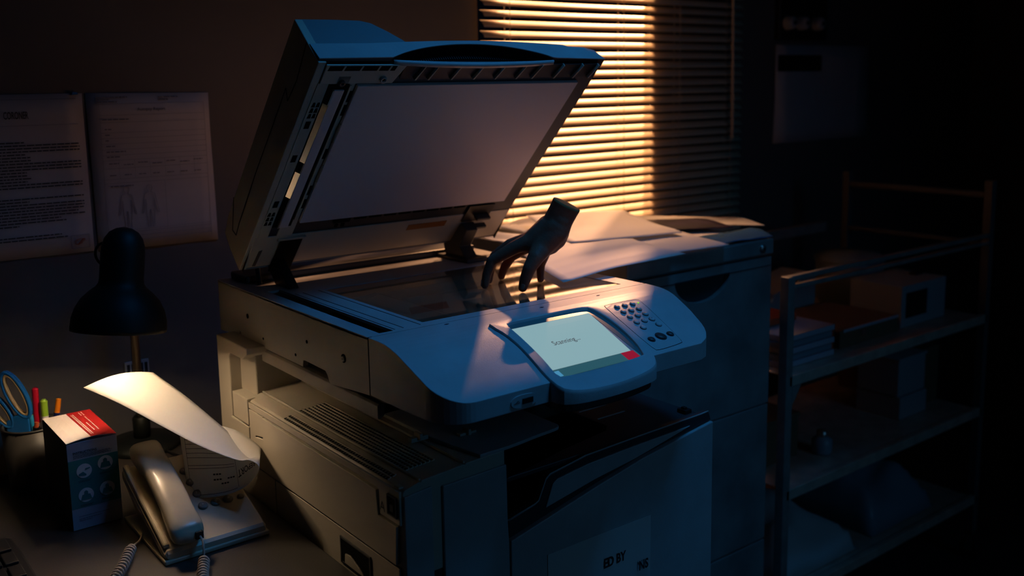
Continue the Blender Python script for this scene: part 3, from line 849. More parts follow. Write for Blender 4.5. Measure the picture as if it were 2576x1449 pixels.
for v0, v1 in ((.200, .262), (.287, .418)):
    obj('polished_strip', MB().prism([(.0302, -.0020), (.0368, -.0080), (.0368, -.0020)], v0, v1, lambda a, b, c: LT(a, c, b)), M['chrome'], strip)
obj('slot_catch', MB().box((.040, .455, -.0030), (.060, .474, .001), LT), M['cavity'], CP)
obj('slot_screw', MB().lathe([(.0015, .003), (.003, .0045), (.0052, .0045), (.0055, 0)], LT(.047, .462, -.003), tuple(-ln), 18), M['darkplastic'], CP, smooth=True)
obj('pad_edge_strip', MB().box((.0650, .135, -.0035), (.0680, .455, .001), LT), M['plastic'], CP)
m = MB()
for v0, v1 in ((.33, .372), (.235, .275)):
    obj('pad_edge_clip', MB().box((.0745, v0, -.0060), (.0768, v1, -.002), LT), M['brass'], CP)
m = MB()
for v in (.165, .20, .29, .39, .42):
    obj('edge_pocket', MB().box((.0690, v, -.0030), (.0745, v + .022, -.0008), LT), M['cavity'], CP)
m = MB()
for v0, c, n in ((.385, .0135, 3), (.125, .0115, 3)):
    for i in range(n):
        for j in range(2):
            u = c + j * .0075; v = v0 + i * .012
            obj('side_pocket', MB().prism([(u, v), (u + .006, v), (u + .0050, v + .0095), (u + .0015, v + .0095)], -.0016, -.0008, LT), M['cavity'], CP)
for v in (.362, .285, .172):
    obj('side_pocket', MB().box((.0150, v, -.0016), (.0235, v + .016, -.0008), LT), M['cavity'], CP)
obj('underside_side_strip', MB().box((.010, .0905, -.0010), (.0285, .4585, .002), LT), M['plastic'], CP)
# lower arms and hinges
h = obj('left_hinge', MB().box((.056, -.010, -.004), (.098, .079, -.0012), LT), M['cavity'], CP)
hb = MB()
hb.prism([(1.60, 1.0705), (1.66, 1.0705), (1.69, 1.10), (1.675, 1.125), (1.645, 1.11)], XL + .062, XL + .082, YZ)
obj('hinge_arm', hb, M['black'], h, bevel=.002)
obj('hinge_surround', MB().box((.050, .078, -.004), (.104, .084, -.001), LT).box((.098, .01, -.004), (.104, .084, -.001), LT), M['plastic'], h, bevel=.0008)
h = obj('right_hinge', MB().box((.452, .070, -.004), (.515, .118, -.0012), LT), M['black'], CP)
hb = MB()
hb.prism([(1.60, 1.0705), (1.68, 1.0705), (1.69, 1.10), (1.655, 1.135), (1.62, 1.150), (1.605, 1.135), (1.63, 1.10)], XL + .455, XL + .485, YZ)
hb.box((XL + .445, 1.59, 1.0705), (XL + .50, 1.72, 1.078)).box((.47, .055, -.016), (.515, .062, -.004), LT).box((.475, .085, -.018), (.51, .092, -.004), LT)
obj('hinge_arm', hb, M['darkplastic'], h, bevel=.002)
obj('pad_lower_clip', MB().box((.150, .112, -.003), (.182, .122, -.0008), LT), M['cavity'], CP)
for i in range(8): obj('pad_lower_clip', MB().box((.19 + .032 * i, .1175, -.003), (.215 + .032 * i, .1245, -.0008), LT), M['cavity'], CP)
for u in (.155, .168): obj('pad_lower_clip', MB().box((u, .100, -.003), (u + .006, .108, -.0008), LT), M['cavity'], CP)
obj('warning_label', MB().box((.325, .062, -.0016), (.415, .078, -.0009), LT), mat('amber_label', (.30, .10, .02), .5), CP)
obj('lid_stop_post', MB().tube([(.718, 1.680, 1.070), (.718, 1.688, 1.105)], .0045, 10), M['black'], CP)
obj('lid_grip_notch', MB().prism([(.020, .010), (.026, .010), (.028, .055), (.022, .052)], -.0018, -.0008, LT), M['darkplastic'], CP)
obj('back_cover', MB().box((.70, 1.70, 1.0705), (1.22, 1.775, 1.085)), M['darkplastic'], CP, bevel=.004)

# ------------------------------------------------------------------ hand standing on the glass
def capsule(mb, a, b, ra, rb, seg=16):
    a, b = Vector(a), Vector(b); ax = (b - a); L = ax.length; ax.normalize()
    prof = []
    for i in range(6): t = PI / 2 * i / 5; prof.append((ra * math.sin(t), -ra * math.cos(t)))
    for i in range(6): t = PI / 2 * i / 5; prof.append((rb * math.cos(t), L + rb * math.sin(t)))
    mb.lathe(prof, a, ax, seg, caps=True)
G = 1.0700
hm = MB()
fingers = {   # joint chain (from knuckle to tip), radii
    'index': ([(1.066, 1.326, 1.152), (1.048, 1.339, 1.143), (1.0165, 1.3640, 1.1205), (1.0085, 1.3695, 1.0965), (1.0045, 1.3700, G + .0068)], [.0150, .0125, .0098, .0086, .0072]),
    'middle': ([(1.080, 1.343, 1.152), (1.060, 1.366, 1.143), (1.042, 1.390, 1.122), (1.038, 1.398, 1.098), (1.036, 1.401, G + .0066)], [.0145, .0120, .0094, .0082, .0068]),
    'ring': ([(1.092, 1.340, 1.146), (1.090, 1.364, 1.134), (1.082, 1.392, 1.116), (1.077, 1.408, 1.094), (1.0745, 1.414, G + .0066)], [.0145, .0118, .0092, .0080, .0066]),
    'little': ([(1.104, 1.322, 1.138), (1.109, 1.334, 1.120), (1.113, 1.346, 1.104), (1.112, 1.346, 1.088), (1.110, 1.344, G + .0060)], [.0135, .0105, .0084, .0072, .0060]),
    'thumb': ([(1.078, 1.302, 1.142), (1.062, 1.297, 1.130), (1.048, 1.298, 1.112), (1.041, 1.302, 1.092), (1.0370, 1.304, G + .0078)], [.0190, .0150, .0118, .0102, .0080]),
}
for nm, (pts, rs) in fingers.items():
    for i in range(len(pts) - 1):
        capsule(hm, pts[i], pts[i + 1], rs[i], rs[i + 1])
# palm, heel and wrist
for a, b_, ra, rb in (((1.070, 1.326, 1.150), (1.100, 1.306, 1.176), .0180, .0220), ((1.082, 1.340, 1.149), (1.104, 1.312, 1.178), .0170, .0210),
                      ((1.094, 1.336, 1.143), (1.112, 1.306, 1.170), .0165, .0205), ((1.104, 1.320, 1.138), (1.116, 1.302, 1.166), .0150, .0210),
                      ((1.078, 1.304, 1.142), (1.104, 1.294, 1.168), .0190, .0220), ((1.088, 1.318, 1.148), (1.108, 1.298, 1.176), .0260, .0265),
                      ((1.108, 1.304, 1.160), (1.114, 1.292, 1.190), .0250, .0225), ((1.094, 1.326, 1.138), (1.102, 1.310, 1.150), .0190, .0230)):
    capsule(hm, a, b_, ra, rb, 20)
# forearm stump: flat cut end, slightly flared
w0 = Vector((1.106, 1.302, 1.172)); w1 = Vector((1.1215, 1.2830, 1.2180)); ax = (w1 - w0).normalized()
e1 = (Vector((.787, -.616, 0)) - ax * Vector((.787, -.616, 0)).dot(ax)).normalized(); e2 = ax.cross(e1)
rows = []
for t, a_, b_ in ((-.1, .0262, .0220), (.25, .0258, .0210), (.55, .0255, .0200), (.85, .0258, .0198), (1.0, .0266, .0202)):
    rows.append([w0.lerp(w1, t) + e1 * a_ * math.cos(2 * PI * k / 28) + e2 * b_ * math.sin(2 * PI * k / 28) for k in range(28)])
o_ = len(hm.v); hm.grid(rows, closed=True); hm.f.append(tuple(o_ + k for k in range(28))); hm.f.append(tuple(o_ + 4 * 28 + k for k in range(28)))
hand = obj('hand', hm, M['skin'], smooth=True, origin=(1.06, 1.35, G))
md = hand.modifiers.new('remesh', 'REMESH'); md.mode = 'VOXEL'; md.voxel_size = .0017; md.use_smooth_shade = True
md = hand.modifiers.new('smooth', 'SMOOTH'); md.factor = .6; md.iterations = 7
tag(hand, 'bare human hand cut off at the wrist, standing on its fingertips on the scanner glass', 'hand')
obj('wrist_edge', MB().grid([[w1 + ax * h_ + e1 * a_ * math.cos(2 * PI * k / 28) + e2 * b_ * math.sin(2 * PI * k / 28) for k in range(28)] for h_, a_, b_ in ((-.002, .0264, .0200), (.0008, .0260, .0196), (.0012, .020, .014), (.0006, .0005, .0005))], closed=True), M['cutskin'], hand, smooth=True, label='rough pale cut edge of the wrist')
for nm, (pts, rs) in fingers.items():
    a, b_ = Vector(pts[-2]), Vector(pts[-1]); d = (b_ - a).normalized()
    out = Vector((a.x - 1.075, a.y - 1.335, 0)).normalized(); out = (out - d * out.dot(d)).normalized(); sd = d.cross(out)
    c = b_ - d * .003 + out * (rs[-1] * .93)
    rows = []
    for i in range(6):
        t = i / 5
        rows.append([c + d * (-.0055 + .011 * t) + sd * (.0042 * (1 - .35 * abs(2 * t - 1) ** 3)) * math.sin(q) + out * (.0012 * math.cos(q) - .0006 * t) for q in (-1.1, -.55, 0, .55, 1.1)])
    obj('finger_nail', MB().grid(rows), M['nail'], hand, smooth=True, solid=.0006)

# ------------------------------------------------------------------ steel cabinet right of the copier
CB = thing('filing_cabinet', (1.567, 1.66, 0), 'grey steel filing cabinet right of the copier, papers piled on top', 'filing cabinet')
cx0, cx1, cy0, cy1 = 1.337, 1.796, 1.352, 1.925
obj('cabinet_body', MB().box((cx0, cy0 + .018, 0), (cx1, cy1, 1.038)), M['cabinet'], CP and CB, bevel=.002)
obj('cabinet_top', MB().box((cx0 - .001, cy0 - .002, 1.040), (cx1 + .002, cy1, 1.076)), M['cabinet'], CB, bevel=.004)
hx, hz, hw, hh = 1.562, 1.0165, .087, .054
for i, (z0, z1) in enumerate(((.694, 1.035), (.362, .690), (.025, .358))):
    mb = MB()
    if i == 0:
        half = [(hx - hw, z1 - .018)] + [(hx - hw * math.cos(t), z1 - .018 - hh * math.sin(t)) for t in [PI * k / 24 for k in range(1, 24)]] + [(hx + hw, z1 - .018)]
        outer = [(cx0 + .004, z1 - .018)] + [(cx0 + .004, z0), (cx1 - .004, z0), (cx1 - .004, z1 - .018)]
        mb.prism([(cx0 + .004, z1 - .018), (cx0 + .004, z0), (hx, z0), (hx, z1 - .018 - hh)] + half[1:12][::-1] + [half[0]], cy0, cy0 + .018, XZ)
        mb.prism([(cx1 - .004, z1 - .018), (cx1 - .004, z0), (hx, z0), (hx, z1 - .018 - hh)] + half[14:25][:] + [half[-1]], cy0, cy0 + .018, XZ)
        mb.box((cx0 + .004, cy0, z1 - .018), (cx1 - .004, cy0 + .018, z1))
        dr = obj('drawer', mb, M['cabinet'], CB)
        obj('drawer_handle', MB().prism([(hx - hw - .002, z1 - .017)] + half[1:-1] + [(hx + hw + .002, z1 - .017)], cy0 + .0135, cy0 + .0175, XZ), M['cabinetdark'], dr, label='dark half-round recessed pull')
        obj('drawer_crease', MB().box((cx0 + .02, cy0 - .0012, z1 - .0205), (cx1 - .006, cy0 + .001, z1 - .0190)), M['cabinetdark'], dr)
    else:
        dr = obj('drawer', mb.box((cx0 + .004, cy0, z0), (cx1 - .004, cy0 + .018, z1)), M['cabinet'], CB, bevel=.002)
lk = obj('lock', MB().lathe([(0, .005), (.006, .005), (.0095, .0035), (.010, 0)], (1.757, cy0 - .002, 1.056), (0, -1, 0), 24), M['steel'], CB, smooth=True)
obj('keyhole', MB().lathe([(0, .0012), (.003, .0012), (.003, 0)], (1.757, cy0 - .0068, 1.056), (0, -1, 0), 14), M['black'], lk)

# loose papers on the cabinet and copier edge
def sheet(name, corners, label, m_, seed, amp=.003, group='loose papers on the cabinet', lift=0.0, curl=None):
    a, b_, c, d = [Vector(p) for p in corners]
    rows = []
    for i in range(15):
        s = i / 14; row = []
        for j in range(15):
            t = j / 14
            p = a.lerp(b_, s).lerp(d.lerp(c, s), t)
            n = noise.noise(Vector((s * 1.7 + seed * 5.1, t * 1.7, seed))) + .35 * noise.noise(Vector((s * 4 + seed, t * 4, seed * 2)))
            z_ = p.z + amp * (n + .6)
            if curl: z_ += curl(s, t)
            row.append((p.x, p.y, z_))
        rows.append(row)
    o = obj(name, MB().grid(rows), m_, None, smooth=True, solid=.0003)
    tag(o, label, 'paper', group)
    return o
sheet('loose_paper', [(1.46, 1.40, 1.0775), (1.77, 1.42, 1.0775), (1.76, 1.70, 1.0775), (1.45, 1.68, 1.0775)], 'white sheet at the bottom of the papers on the cabinet', M['paper'], 1, .002)
sheet('loose_paper', [(1.38, 1.66, 1.083), (1.56, 1.64, 1.083), (1.58, 1.90, 1.085), (1.40, 1.91, 1.084)], 'crumpled white sheet below the lit blinds, farthest left of the pile', M['paper'], 2, .010, curl=lambda s, t: .006 * math.sin(s * 7) * math.sin(t * 4))
sheet('photo_print', [(1.57, 1.58, 1.0875), (1.79, 1.46, 1.0875), (1.85, 1.62, 1.088), (1.64, 1.74, 1.089)], 'dark purple glossy photo print curling on the papers', M['photo'], 3, .0015, curl=lambda s, t: .005 * math.sin(PI * t))
sheet('loose_paper', [(1.60, 1.76, 1.0835), (1.895, 1.45, 1.0830), (1.965, 1.57, 1.0835), (1.70, 1.91, 1.0850)], 'white sheet at the back, its corner past the cabinet edge', M['paper'], 4, .0015)
sheet('loose_paper', [(1.43, 1.34, 1.084), (1.62, 1.33, 1.082), (1.66, 1.50, 1.087), (1.47, 1.53, 1.0845)], 'small pale sheet poking out right of the large front sheet', M['paper'], 5, .002)
sheet('loose_paper', [(1.34, 1.52, 1.094), (1.62, 1.46, 1.092), (1.69, 1.72, 1.104), (1.42, 1.77, 1.110)], 'white sheet lit brightest in the middle of the pile', M['paper'], 6, .004, curl=lambda s, t: .010 * t * t)
sheet('loose_paper', [(1.127, 1.300, 1.0735), (1.452, 1.302, 1.0850), (1.50, 1.575, 1.094), (1.225, 1.560, 1.086)], 'large white sheet in front, bridging from cabinet to copier', M['paper'], 7, .0035, curl=lambda s, t: .004 * math.sin(PI * s))
sheet('loose_paper', [(1.262, 1.60, 1.078), (1.36, 1.62, 1.080), (1.37, 1.86, 1.082), (1.28, 1.84, 1.080)], 'crumpled sheet behind the hand, next to the raised lid', M['paper'], 8, .008, curl=lambda s, t: .006 * math.sin(s * 8 + t * 3))
sheet('plastic_sleeve', [(1.60, 1.355, 1.079), (1.797, 1.352, 1.079), (1.80, 1.455, 1.081), (1.62, 1.45, 1.080)], 'blue-tinted plastic sleeve at the front right corner of the cabinet', mat('blue_sleeve', (.06, .16, .30), .2), 9, .003, group=None, curl=lambda s, t: .010 * s * math.sin(PI * t))

# ------------------------------------------------------------------ steel trolley at the right
TR = thing('trolley', (2.30, 1.55, 0), 'steel shelf trolley with four shelves, right of the filing cabinet', 'trolley')
tx0, tx1, ty0, ty1 = 1.832, 2.755, 1.335, 1.790
ZS = [.975, .748, .470, .200]
for i, (x, y) in enumerate(((tx0, ty0), (tx1, ty0), (tx0, ty1), (tx1, ty1))):
    zt_ = 1.135 if x == tx1 else .985
    obj('post', MB().box((x - .012, y - .012, .09), (x + .012, y + .012, zt_)), M['trolley_shaded'] if i in (1, 2, 3) else M['trolley'], TR, bevel=.002)
    ca = obj('caster', MB().lathe([(.028, -.010), (.032, -.006), (.032, .006), (.028, .010)], (x, y, .032), (1, 0, 0), 24, caps=True), M['black'], TR)
    obj('caster_fork', MB().box((x - .014, y - .010, .028), (x - .011, y + .010, .09)).box((x + .011, y - .010, .028), (x + .014, y + .010, .09)).box((x - .014, y - .010, .08), (x + .014, y + .010, .09)), M['steel'], ca)
for i, z_ in enumerate(ZS):
    if i == 0:
        sh = obj('shelf', MB().box((tx0, ty0 - .011, z_), (tx1, ty0 + .004, z_ + .012)).box((tx0, ty0 - .011, z_ - .020), (tx1, ty0 + .004, z_ - .010)).box((tx0, ty1 - .01, z_ - .02), (tx1 - .12, ty1 + .01, z_ + .010)), M['trolley'], TR, bevel=.002)
    else:
        sh = obj('shelf', MB().box((tx0 + .012, ty0 + .004, z_ - .004), (tx1 - .012, ty1, z_)).box((tx0, ty0 - .012, z_ - .022), (tx1, ty0 + .004, z_ + .004)), M['trolley_lit'], TR, bevel=.002)
obj('end_rail', MB().tube([(tx1, ty0, 1.095), (tx1, ty1, 1.095)], .010, 10), M['trolley_shaded'], TR)
obj('end_rail', MB().tube([(tx1, ty0, .955), (tx1, ty1, .955)], .008, 10), M['trolley_shaded'], TR)
obj('corner_gusset', MB().prism([(tx0 + .012, .726), (tx0 + .045, .726), (tx0 + .012, .68)], ty0 - .012, ty0 - .006, XZ), M['trolley'], TR)

def tbox(name, a, b_, m_, label, cat='box', lid_=None, bev=.003):
    t = thing(name, ((a[0] + b_[0]) / 2, (a[1] + b_[1]) / 2, a[2]), label, cat)
    obj('box_body', MB().box(a, b_), m_, t, bevel=bev)
    if lid_: obj('box_lid', MB().box((a[0] - .004, a[1] - .004, b_[2] + .0005), (b_[0] + .004, b_[1] + .004, b_[2] + lid_)), m_, t, bevel=bev)
    return t
s2, s3, s4 = .7485, .4705, .2005
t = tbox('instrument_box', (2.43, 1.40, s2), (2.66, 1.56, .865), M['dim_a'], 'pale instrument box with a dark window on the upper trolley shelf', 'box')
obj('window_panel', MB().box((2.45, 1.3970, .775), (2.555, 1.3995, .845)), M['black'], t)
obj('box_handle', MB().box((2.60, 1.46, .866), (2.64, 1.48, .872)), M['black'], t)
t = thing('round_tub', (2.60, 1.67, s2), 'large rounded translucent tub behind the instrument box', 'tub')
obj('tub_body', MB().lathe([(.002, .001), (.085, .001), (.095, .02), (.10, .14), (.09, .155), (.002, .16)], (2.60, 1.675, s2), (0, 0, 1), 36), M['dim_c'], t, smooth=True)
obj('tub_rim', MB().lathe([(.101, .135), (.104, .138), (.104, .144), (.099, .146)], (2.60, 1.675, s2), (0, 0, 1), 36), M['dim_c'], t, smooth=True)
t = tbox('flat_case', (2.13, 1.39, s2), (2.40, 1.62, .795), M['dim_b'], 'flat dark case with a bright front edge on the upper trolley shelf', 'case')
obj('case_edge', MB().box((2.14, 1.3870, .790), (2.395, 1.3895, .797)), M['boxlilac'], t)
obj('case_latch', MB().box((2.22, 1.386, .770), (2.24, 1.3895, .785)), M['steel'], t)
t = thing('ring_binder', (2.2, 1.66, s2), 'grey binder lying behind the flat case, two metal rings showing', 'binder')
obj('binder_cover', MB().prism([(2.02, s2 + .002), (2.02, s2 + .06), (2.38, s2 + .13), (2.38, s2 + .002)], 1.64, 1.76, XZ), M['dim_a'], t, bevel=.002)
for x, z_ in ((2.16, .835), (2.27, .858)):
    obj('ring', MB().tube([(x + .017 * math.cos(q), 1.636, z_ + .017 * math.sin(q)) for q in [2 * PI * k / 20 for k in range(21)]], .0022, 8), M['steel'], t, smooth=True)
for k_ in range(5):
    o = obj('document_folder', MB().box((1.875 + .004 * (k_ % 3), 1.37 + .003 * (k_ % 2), s2 + .001 + .016 * k_), (2.075 - .006 * (k_ % 2), 1.62, s2 + .0145 + .016 * k_)), M['dim_c'] if k_ % 2 else M['boxlilac'], None, bevel=.0015)
    tag(o, ['bottom', 'second', 'third', 'fourth', 'topmost'][k_] + ' grey folder of the stack at the left end of the upper trolley shelf', 'folder', 'folders stacked on the upper trolley shelf')
tag(obj('red_folder', MB().box((2.085, 1.40, s2 + .0005), (2.118, 1.60, .815)), M['dim_r'], bevel=.0015), 'orange-red folder standing right of the grey folder stack', 'folder')
tag(obj('orange_packet', MB().box((1.90, 1.45, s2 + .082), (2.03, 1.56, s2 + .100)), M['dim_r'], bevel=.003), 'small orange packet lying on top of the folder stack', 'packet')
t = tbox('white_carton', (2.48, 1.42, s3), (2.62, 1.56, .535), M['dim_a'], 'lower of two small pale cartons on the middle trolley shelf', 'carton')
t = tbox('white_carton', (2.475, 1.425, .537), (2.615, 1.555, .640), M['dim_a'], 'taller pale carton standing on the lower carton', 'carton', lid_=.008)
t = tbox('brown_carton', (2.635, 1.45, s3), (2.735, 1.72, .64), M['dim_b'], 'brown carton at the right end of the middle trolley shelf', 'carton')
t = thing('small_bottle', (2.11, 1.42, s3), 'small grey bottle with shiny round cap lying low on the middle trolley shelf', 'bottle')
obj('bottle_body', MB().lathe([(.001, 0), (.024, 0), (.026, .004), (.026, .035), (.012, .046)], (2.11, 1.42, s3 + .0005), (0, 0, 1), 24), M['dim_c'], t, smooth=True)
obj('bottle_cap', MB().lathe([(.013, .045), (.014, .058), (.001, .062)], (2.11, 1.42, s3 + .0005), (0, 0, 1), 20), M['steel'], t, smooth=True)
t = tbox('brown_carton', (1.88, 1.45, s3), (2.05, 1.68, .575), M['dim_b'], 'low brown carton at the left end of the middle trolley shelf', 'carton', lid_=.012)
def cloth(name, x0, x1, y0, y1, z0, h_, m_, label, cat, seed):
    rows = []
    for i in range(19):
        s = i / 18; row = []
        for j in range(19):
            t_ = j / 18
            e = min(s, 1 - s, t_, 1 - t_) * 4
            n = noise.noise(Vector((s * 3 + seed, t_ * 3, seed * 3.3)))
            row.append((x0 + (x1 - x0) * s, y0 + (y1 - y0) * t_, z0 + .002 + min(1, e) ** .6 * h_ * (.78 + .4 * n)))
        rows.append(row)
    o = obj(name, MB().grid(rows), m_, None, smooth=True, solid=.002)
    return tag(o, label, cat)
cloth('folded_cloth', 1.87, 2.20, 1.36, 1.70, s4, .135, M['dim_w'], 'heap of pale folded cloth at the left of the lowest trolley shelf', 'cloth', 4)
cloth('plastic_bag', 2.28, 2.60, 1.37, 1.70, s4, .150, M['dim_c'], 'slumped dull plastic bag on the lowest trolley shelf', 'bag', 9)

# ------------------------------------------------------------------ desk lamp
LP = thing('desk_lamp', (.562, 1.92, ZD), 'black desk lamp with bell shade, lit over the curled paper', 'desk lamp')
rc = Vector((.448, 1.626, 1.040)); tc_ = Vector((.4735, 1.640, 1.207)); lax = (tc_ - rc).normalized(); LL = (tc_ - rc).length
def lpp(prof): return [(r, t * LL) for r, t in prof]
shade = [(.0735, 0), (.0738, .03), (.0725, .12), (.068, .21), (.060, .30), (.048, .375), (.0385, .42), (.0345, .455), (.0335, .50), (.0335, .62), (.0335, .75), (.0325, .82), (.029, .89), (.022, .95), (.012, .985), (.0005, 1.0)]
obj('lamp_shade', MB().lathe(lpp(shade), rc, lax, 64), M['lampblack'], LP, smooth=True, solid=.0016)
obj('shade_lining', MB().lathe(lpp([(.0722, .001), (.0722, .03), (.0708, .12), (.0663, .21), (.0583, .30), (.0463, .375), (.0365, .42), (.031, .50), (.030, .60), (.0005, .62)]), rc, lax, 64), M['lampwhite'], LP, smooth=True)
bc = rc + lax * (.30 * LL)
obj('bulb', MB().lathe([(.0005, -.022), (.010, -.020), (.018, -.012), (.020, 0), (.017, .012), (.012, .022), (.010, .036)], bc, lax, 24), M['bulb'], LP, smooth=True)
hd_ = rc + lax * (.78 * LL); sdv = Vector((-.79, .61, 0))
obj('shade_handle', MB().tube([hd_ + sdv * (.030 + .016 * math.sin(t)) + Vector((0, 0, 1)) * (.0185 * math.cos(t) - .006) for t in [PI * k / 14 for k in range(15)]], .0022, 8), M['lampblack'], LP, smooth=True)
px_, py_ = .560, 1.928
obj('lamp_base', MB().lathe([(.001, 0), (.070, 0), (.072, .004), (.070, .012), (.030, .020), (.001, .022)], (px_, py_, ZD + .0005), (0, 0, 1), 40), M['lampblack'], LP, smooth=True)
obj('pole_socket', MB().lathe([(.016, .02), (.0165, .06), (.012, .065)], (px_, py_, ZD), (0, 0, 1), 24, caps=True), M['lampblack'], LP, smooth=True)
obj('lamp_pole', MB().tube([(px_, py_, ZD + .05), (px_, py_, 1.08), (px_ - .004, py_ - .012, 1.13), (px_ - .02, py_ - .06, 1.165), (.50, 1.74, 1.170), tuple(tc_ + Vector((.015, .04, -.035)))], .0085, 14), M['brass'], LP, smooth=True)
obj('power_cord', MB().tube([(.590, 1.94, .7300), (.62, 1.955, .7320), (.655 - .04, 1.93, .7310), (.585, 1.86, .7300), (.60, 1.80, .7295), (.625, 1.78, .7295)][:6], .0025, 8), M['black'], LP, smooth=True)
lo = light('desk_lamp_light', 'SPOT', tuple(rc + lax * .048), 14.0, (1.0, .75, .49), tuple(rc - lax * .5), spot_size=math.radians(175), spot_blend=.12, shadow_soft_size=.022)
# little wall tag behind the pole
wt = thing('wall_socket_plate', (.578, YW - .003, .850), 'small printed plate on the wall behind the lamp pole', 'label')
obj('plate', MB().box((.556, YW - .004, .852), (.604, YW - .0005, .884)), M['paper_thick'], wt, bevel=.001)
m = MB()
for a, c in ((.560, .566), (.569, .576), (.586, .592), (.595, .601)):
    m.add([(a, YW - .0046, .857), (c, YW - .0046, .857), (c, YW - .0046, .878), (a, YW - .0046, .878)], [(0, 1, 2, 3)])
obj('plate_marks', m, M['ink'], wt)
tag(obj('loose_card', MB().prism([(.23, .7275), (.23, .842), (.316, .838), (.328, .826), (.334, .7275)], 1.948, 1.9495, XZ), M['phone'], None), 'cream card leaning on the wall left of the pen cup', 'card')

# ------------------------------------------------------------------ curled report sheet (loft between near and far edges)
Nn = [(0.5042, 1.5114, 0.7745), (0.5221, 1.4794, 0.7802), (0.5468, 1.4491, 0.7894), (0.567, 1.4238, 0.8061), (0.5793, 1.4061, 0.8296), (0.5812, 1.4071, 0.842), (0.572, 1.4218, 0.8484), (0.5581, 1.4389, 0.8475), (0.5161, 1.4823, 0.869), (0.4713, 1.5298, 0.9009), (0.425, 1.5726, 0.9351), (0.3828, 1.6106, 0.9611)]
Fr = [(0.5335, 1.6283, 0.865), (0.5619, 1.606, 0.8644), (0.5881, 1.5842, 0.8571), (0.6139, 1.562, 0.8464), (0.6344, 1.5292, 0.8259), (0.6319, 1.5166, 0.8174), (0.6303, 1.5168, 0.8121), (0.6245, 1.5214, 0.8122), (0.6038, 1.5558, 0.84), (0.5742, 1.5991, 0.8777), (0.5439, 1.6426, 0.9139), (0.5152, 1.6835, 0.943)]
def crom(P_, n=6):
    P_ = [Vector(p) for p in P_]; out = []
    for i in range(len(P_) - 1):
        p0 = P_[i - 1] if i else P_[0] * 2 - P_[1]; p1, p2 = P_[i], P_[i + 1]
        p3 = P_[i + 2] if i + 2 < len(P_) else p2 * 2 - p1
        for k in range(n):
            t = k / n
            out.append(.5 * ((2 * p1) + (p2 - p0) * t + (2 * p0 - 5 * p1 + 4 * p2 - p3) * t * t + (3 * p1 - p0 - 3 * p2 + p3) * t ** 3))
    out.append(P_[-1]); return out
NN, FF = crom(Nn), crom(Fr)
rows = []
for i, (a, b_) in enumerate(zip(NN, FF)):
    s = i / (len(NN) - 1); row = []
    for j in range(13):
        t = j / 12
        p = a.lerp(b_, t)
        if s > .8: p = p + Vector((0, 0, (s - .8) * .05 * math.sin(PI * t)))
        row.append(p)
    rows.append(row)
rs_ = thing('report_sheet', (.52, 1.52, ZD), 'white report sheet curled over above the telephone, blazing under the lamp', 'paper')
obj('sheet', MB().grid(rows), M['paper'], rs_, smooth=True, solid=.0003)
def surf(s, t, off):
    fi = s * (len(NN) - 1); i = min(int(fi), len(NN) - 2); k = fi - i
    a = NN[i].lerp(NN[i + 1], k); b_ = FF[i].lerp(FF[i + 1], k)
    p = a.lerp(b_, t)
    tn = (NN[i + 1] - NN[i]).cross(b_ - a).normalized()
    v = CAM - p
    if tn.dot(Vector((-.55, -.80, .2))) < 0: tn = -tn
    return p + tn * off
m = MB()
write(m, 'REPORT', .030, lambda a, b: tuple(surf(.345 - .125 * a / .105, .40 - .14 * a / .105 - .12 * b / .022, .0012)), bold=.0004, sx=.8)
obj('report_heading', m, M['ink'], rs_)
m = MB()
for s, t0, t1 in ((.235, .04, .75), (.02, .05, .8)):
    m.grid([[surf(s + d, t0 + (t1 - t0) * k / 10, .0012) for k in range(11)] for d in (0, .0015)])
for t in (.03, .36, .40, .50, .56, .62, .68, .74, .80, .86):
    m.grid([[surf(.02 + .21 * k / 12, t + d, .0012) for k in range(13)] for d in (0, .006)])
for s, t in ((.13, .20), (.16, .14), (.13, .27), (.19, .20)):
    for q in range(3):
        m.grid([[surf(s + .012 * q + .009 * k, t + d, .0012) for k in (0, 1)] for d in (0, .02)])
obj('printed_lines', m, M['ink'], rs_)

# ------------------------------------------------------------------ telephone
PH = thing('telephone', (.507, 1.50, ZD), 'cream corded telephone on the desk, under the curled sheet', 'telephone')
fx0, fx1, fy0, fy1 = .427, .588, 1.402, 1.600
def pz(y): return .745 + (y - fy0) * (.073 / .198)
pb = MB()
rows = []
for i, (yy) in enumerate([fy0, fy0 + .004] + [fy0 + .02 * k for k in range(1, 10)] + [fy1 - .003, fy1]):
    inx = .003 if i in (0, 12) else 0
    zt2 = pz(yy) - (.003 if i in (0, 12) else 0)
    rows.append([(fx0 + .022, yy, ZD + .001), (fx0 + inx, yy, max(ZD + .010, zt2 - .016)), (fx0 + inx, yy, zt2 - .005), (fx0 + .004, yy, zt2), (fx1 - .004, yy, zt2), (fx1 - inx, yy, zt2 - .005), (fx1 - inx, yy, ZD + .010), (fx1 - .004, yy, ZD + .001)])
pb.grid(rows, closed=True); pb.add(rows[0], [tuple(range(8))]); pb.add(rows[-1], [tuple(range(8))])
obj('phone_base', pb, M['phone'], PH, bevel=.0015)
obj('base_lip', MB().box((fx0 - .002, fy0 - .003, ZD + .0005), (fx1 + .003, fy1, ZD + .008)), M['phone'], PH, bevel=.002)
# raised left cheek of the cradle
obj('cradle_cheek', MB().prism([(fy0 + .01, pz(fy0 + .01) - .002), (fy0 + .01, pz(fy0) + .009), (fy1 - .004, pz(fy1) + .006), (fy1 - .004, pz(fy1) - .002)], fx0 + .001, fx0 + .011, YZ), M['phone'], PH, bevel=.003)
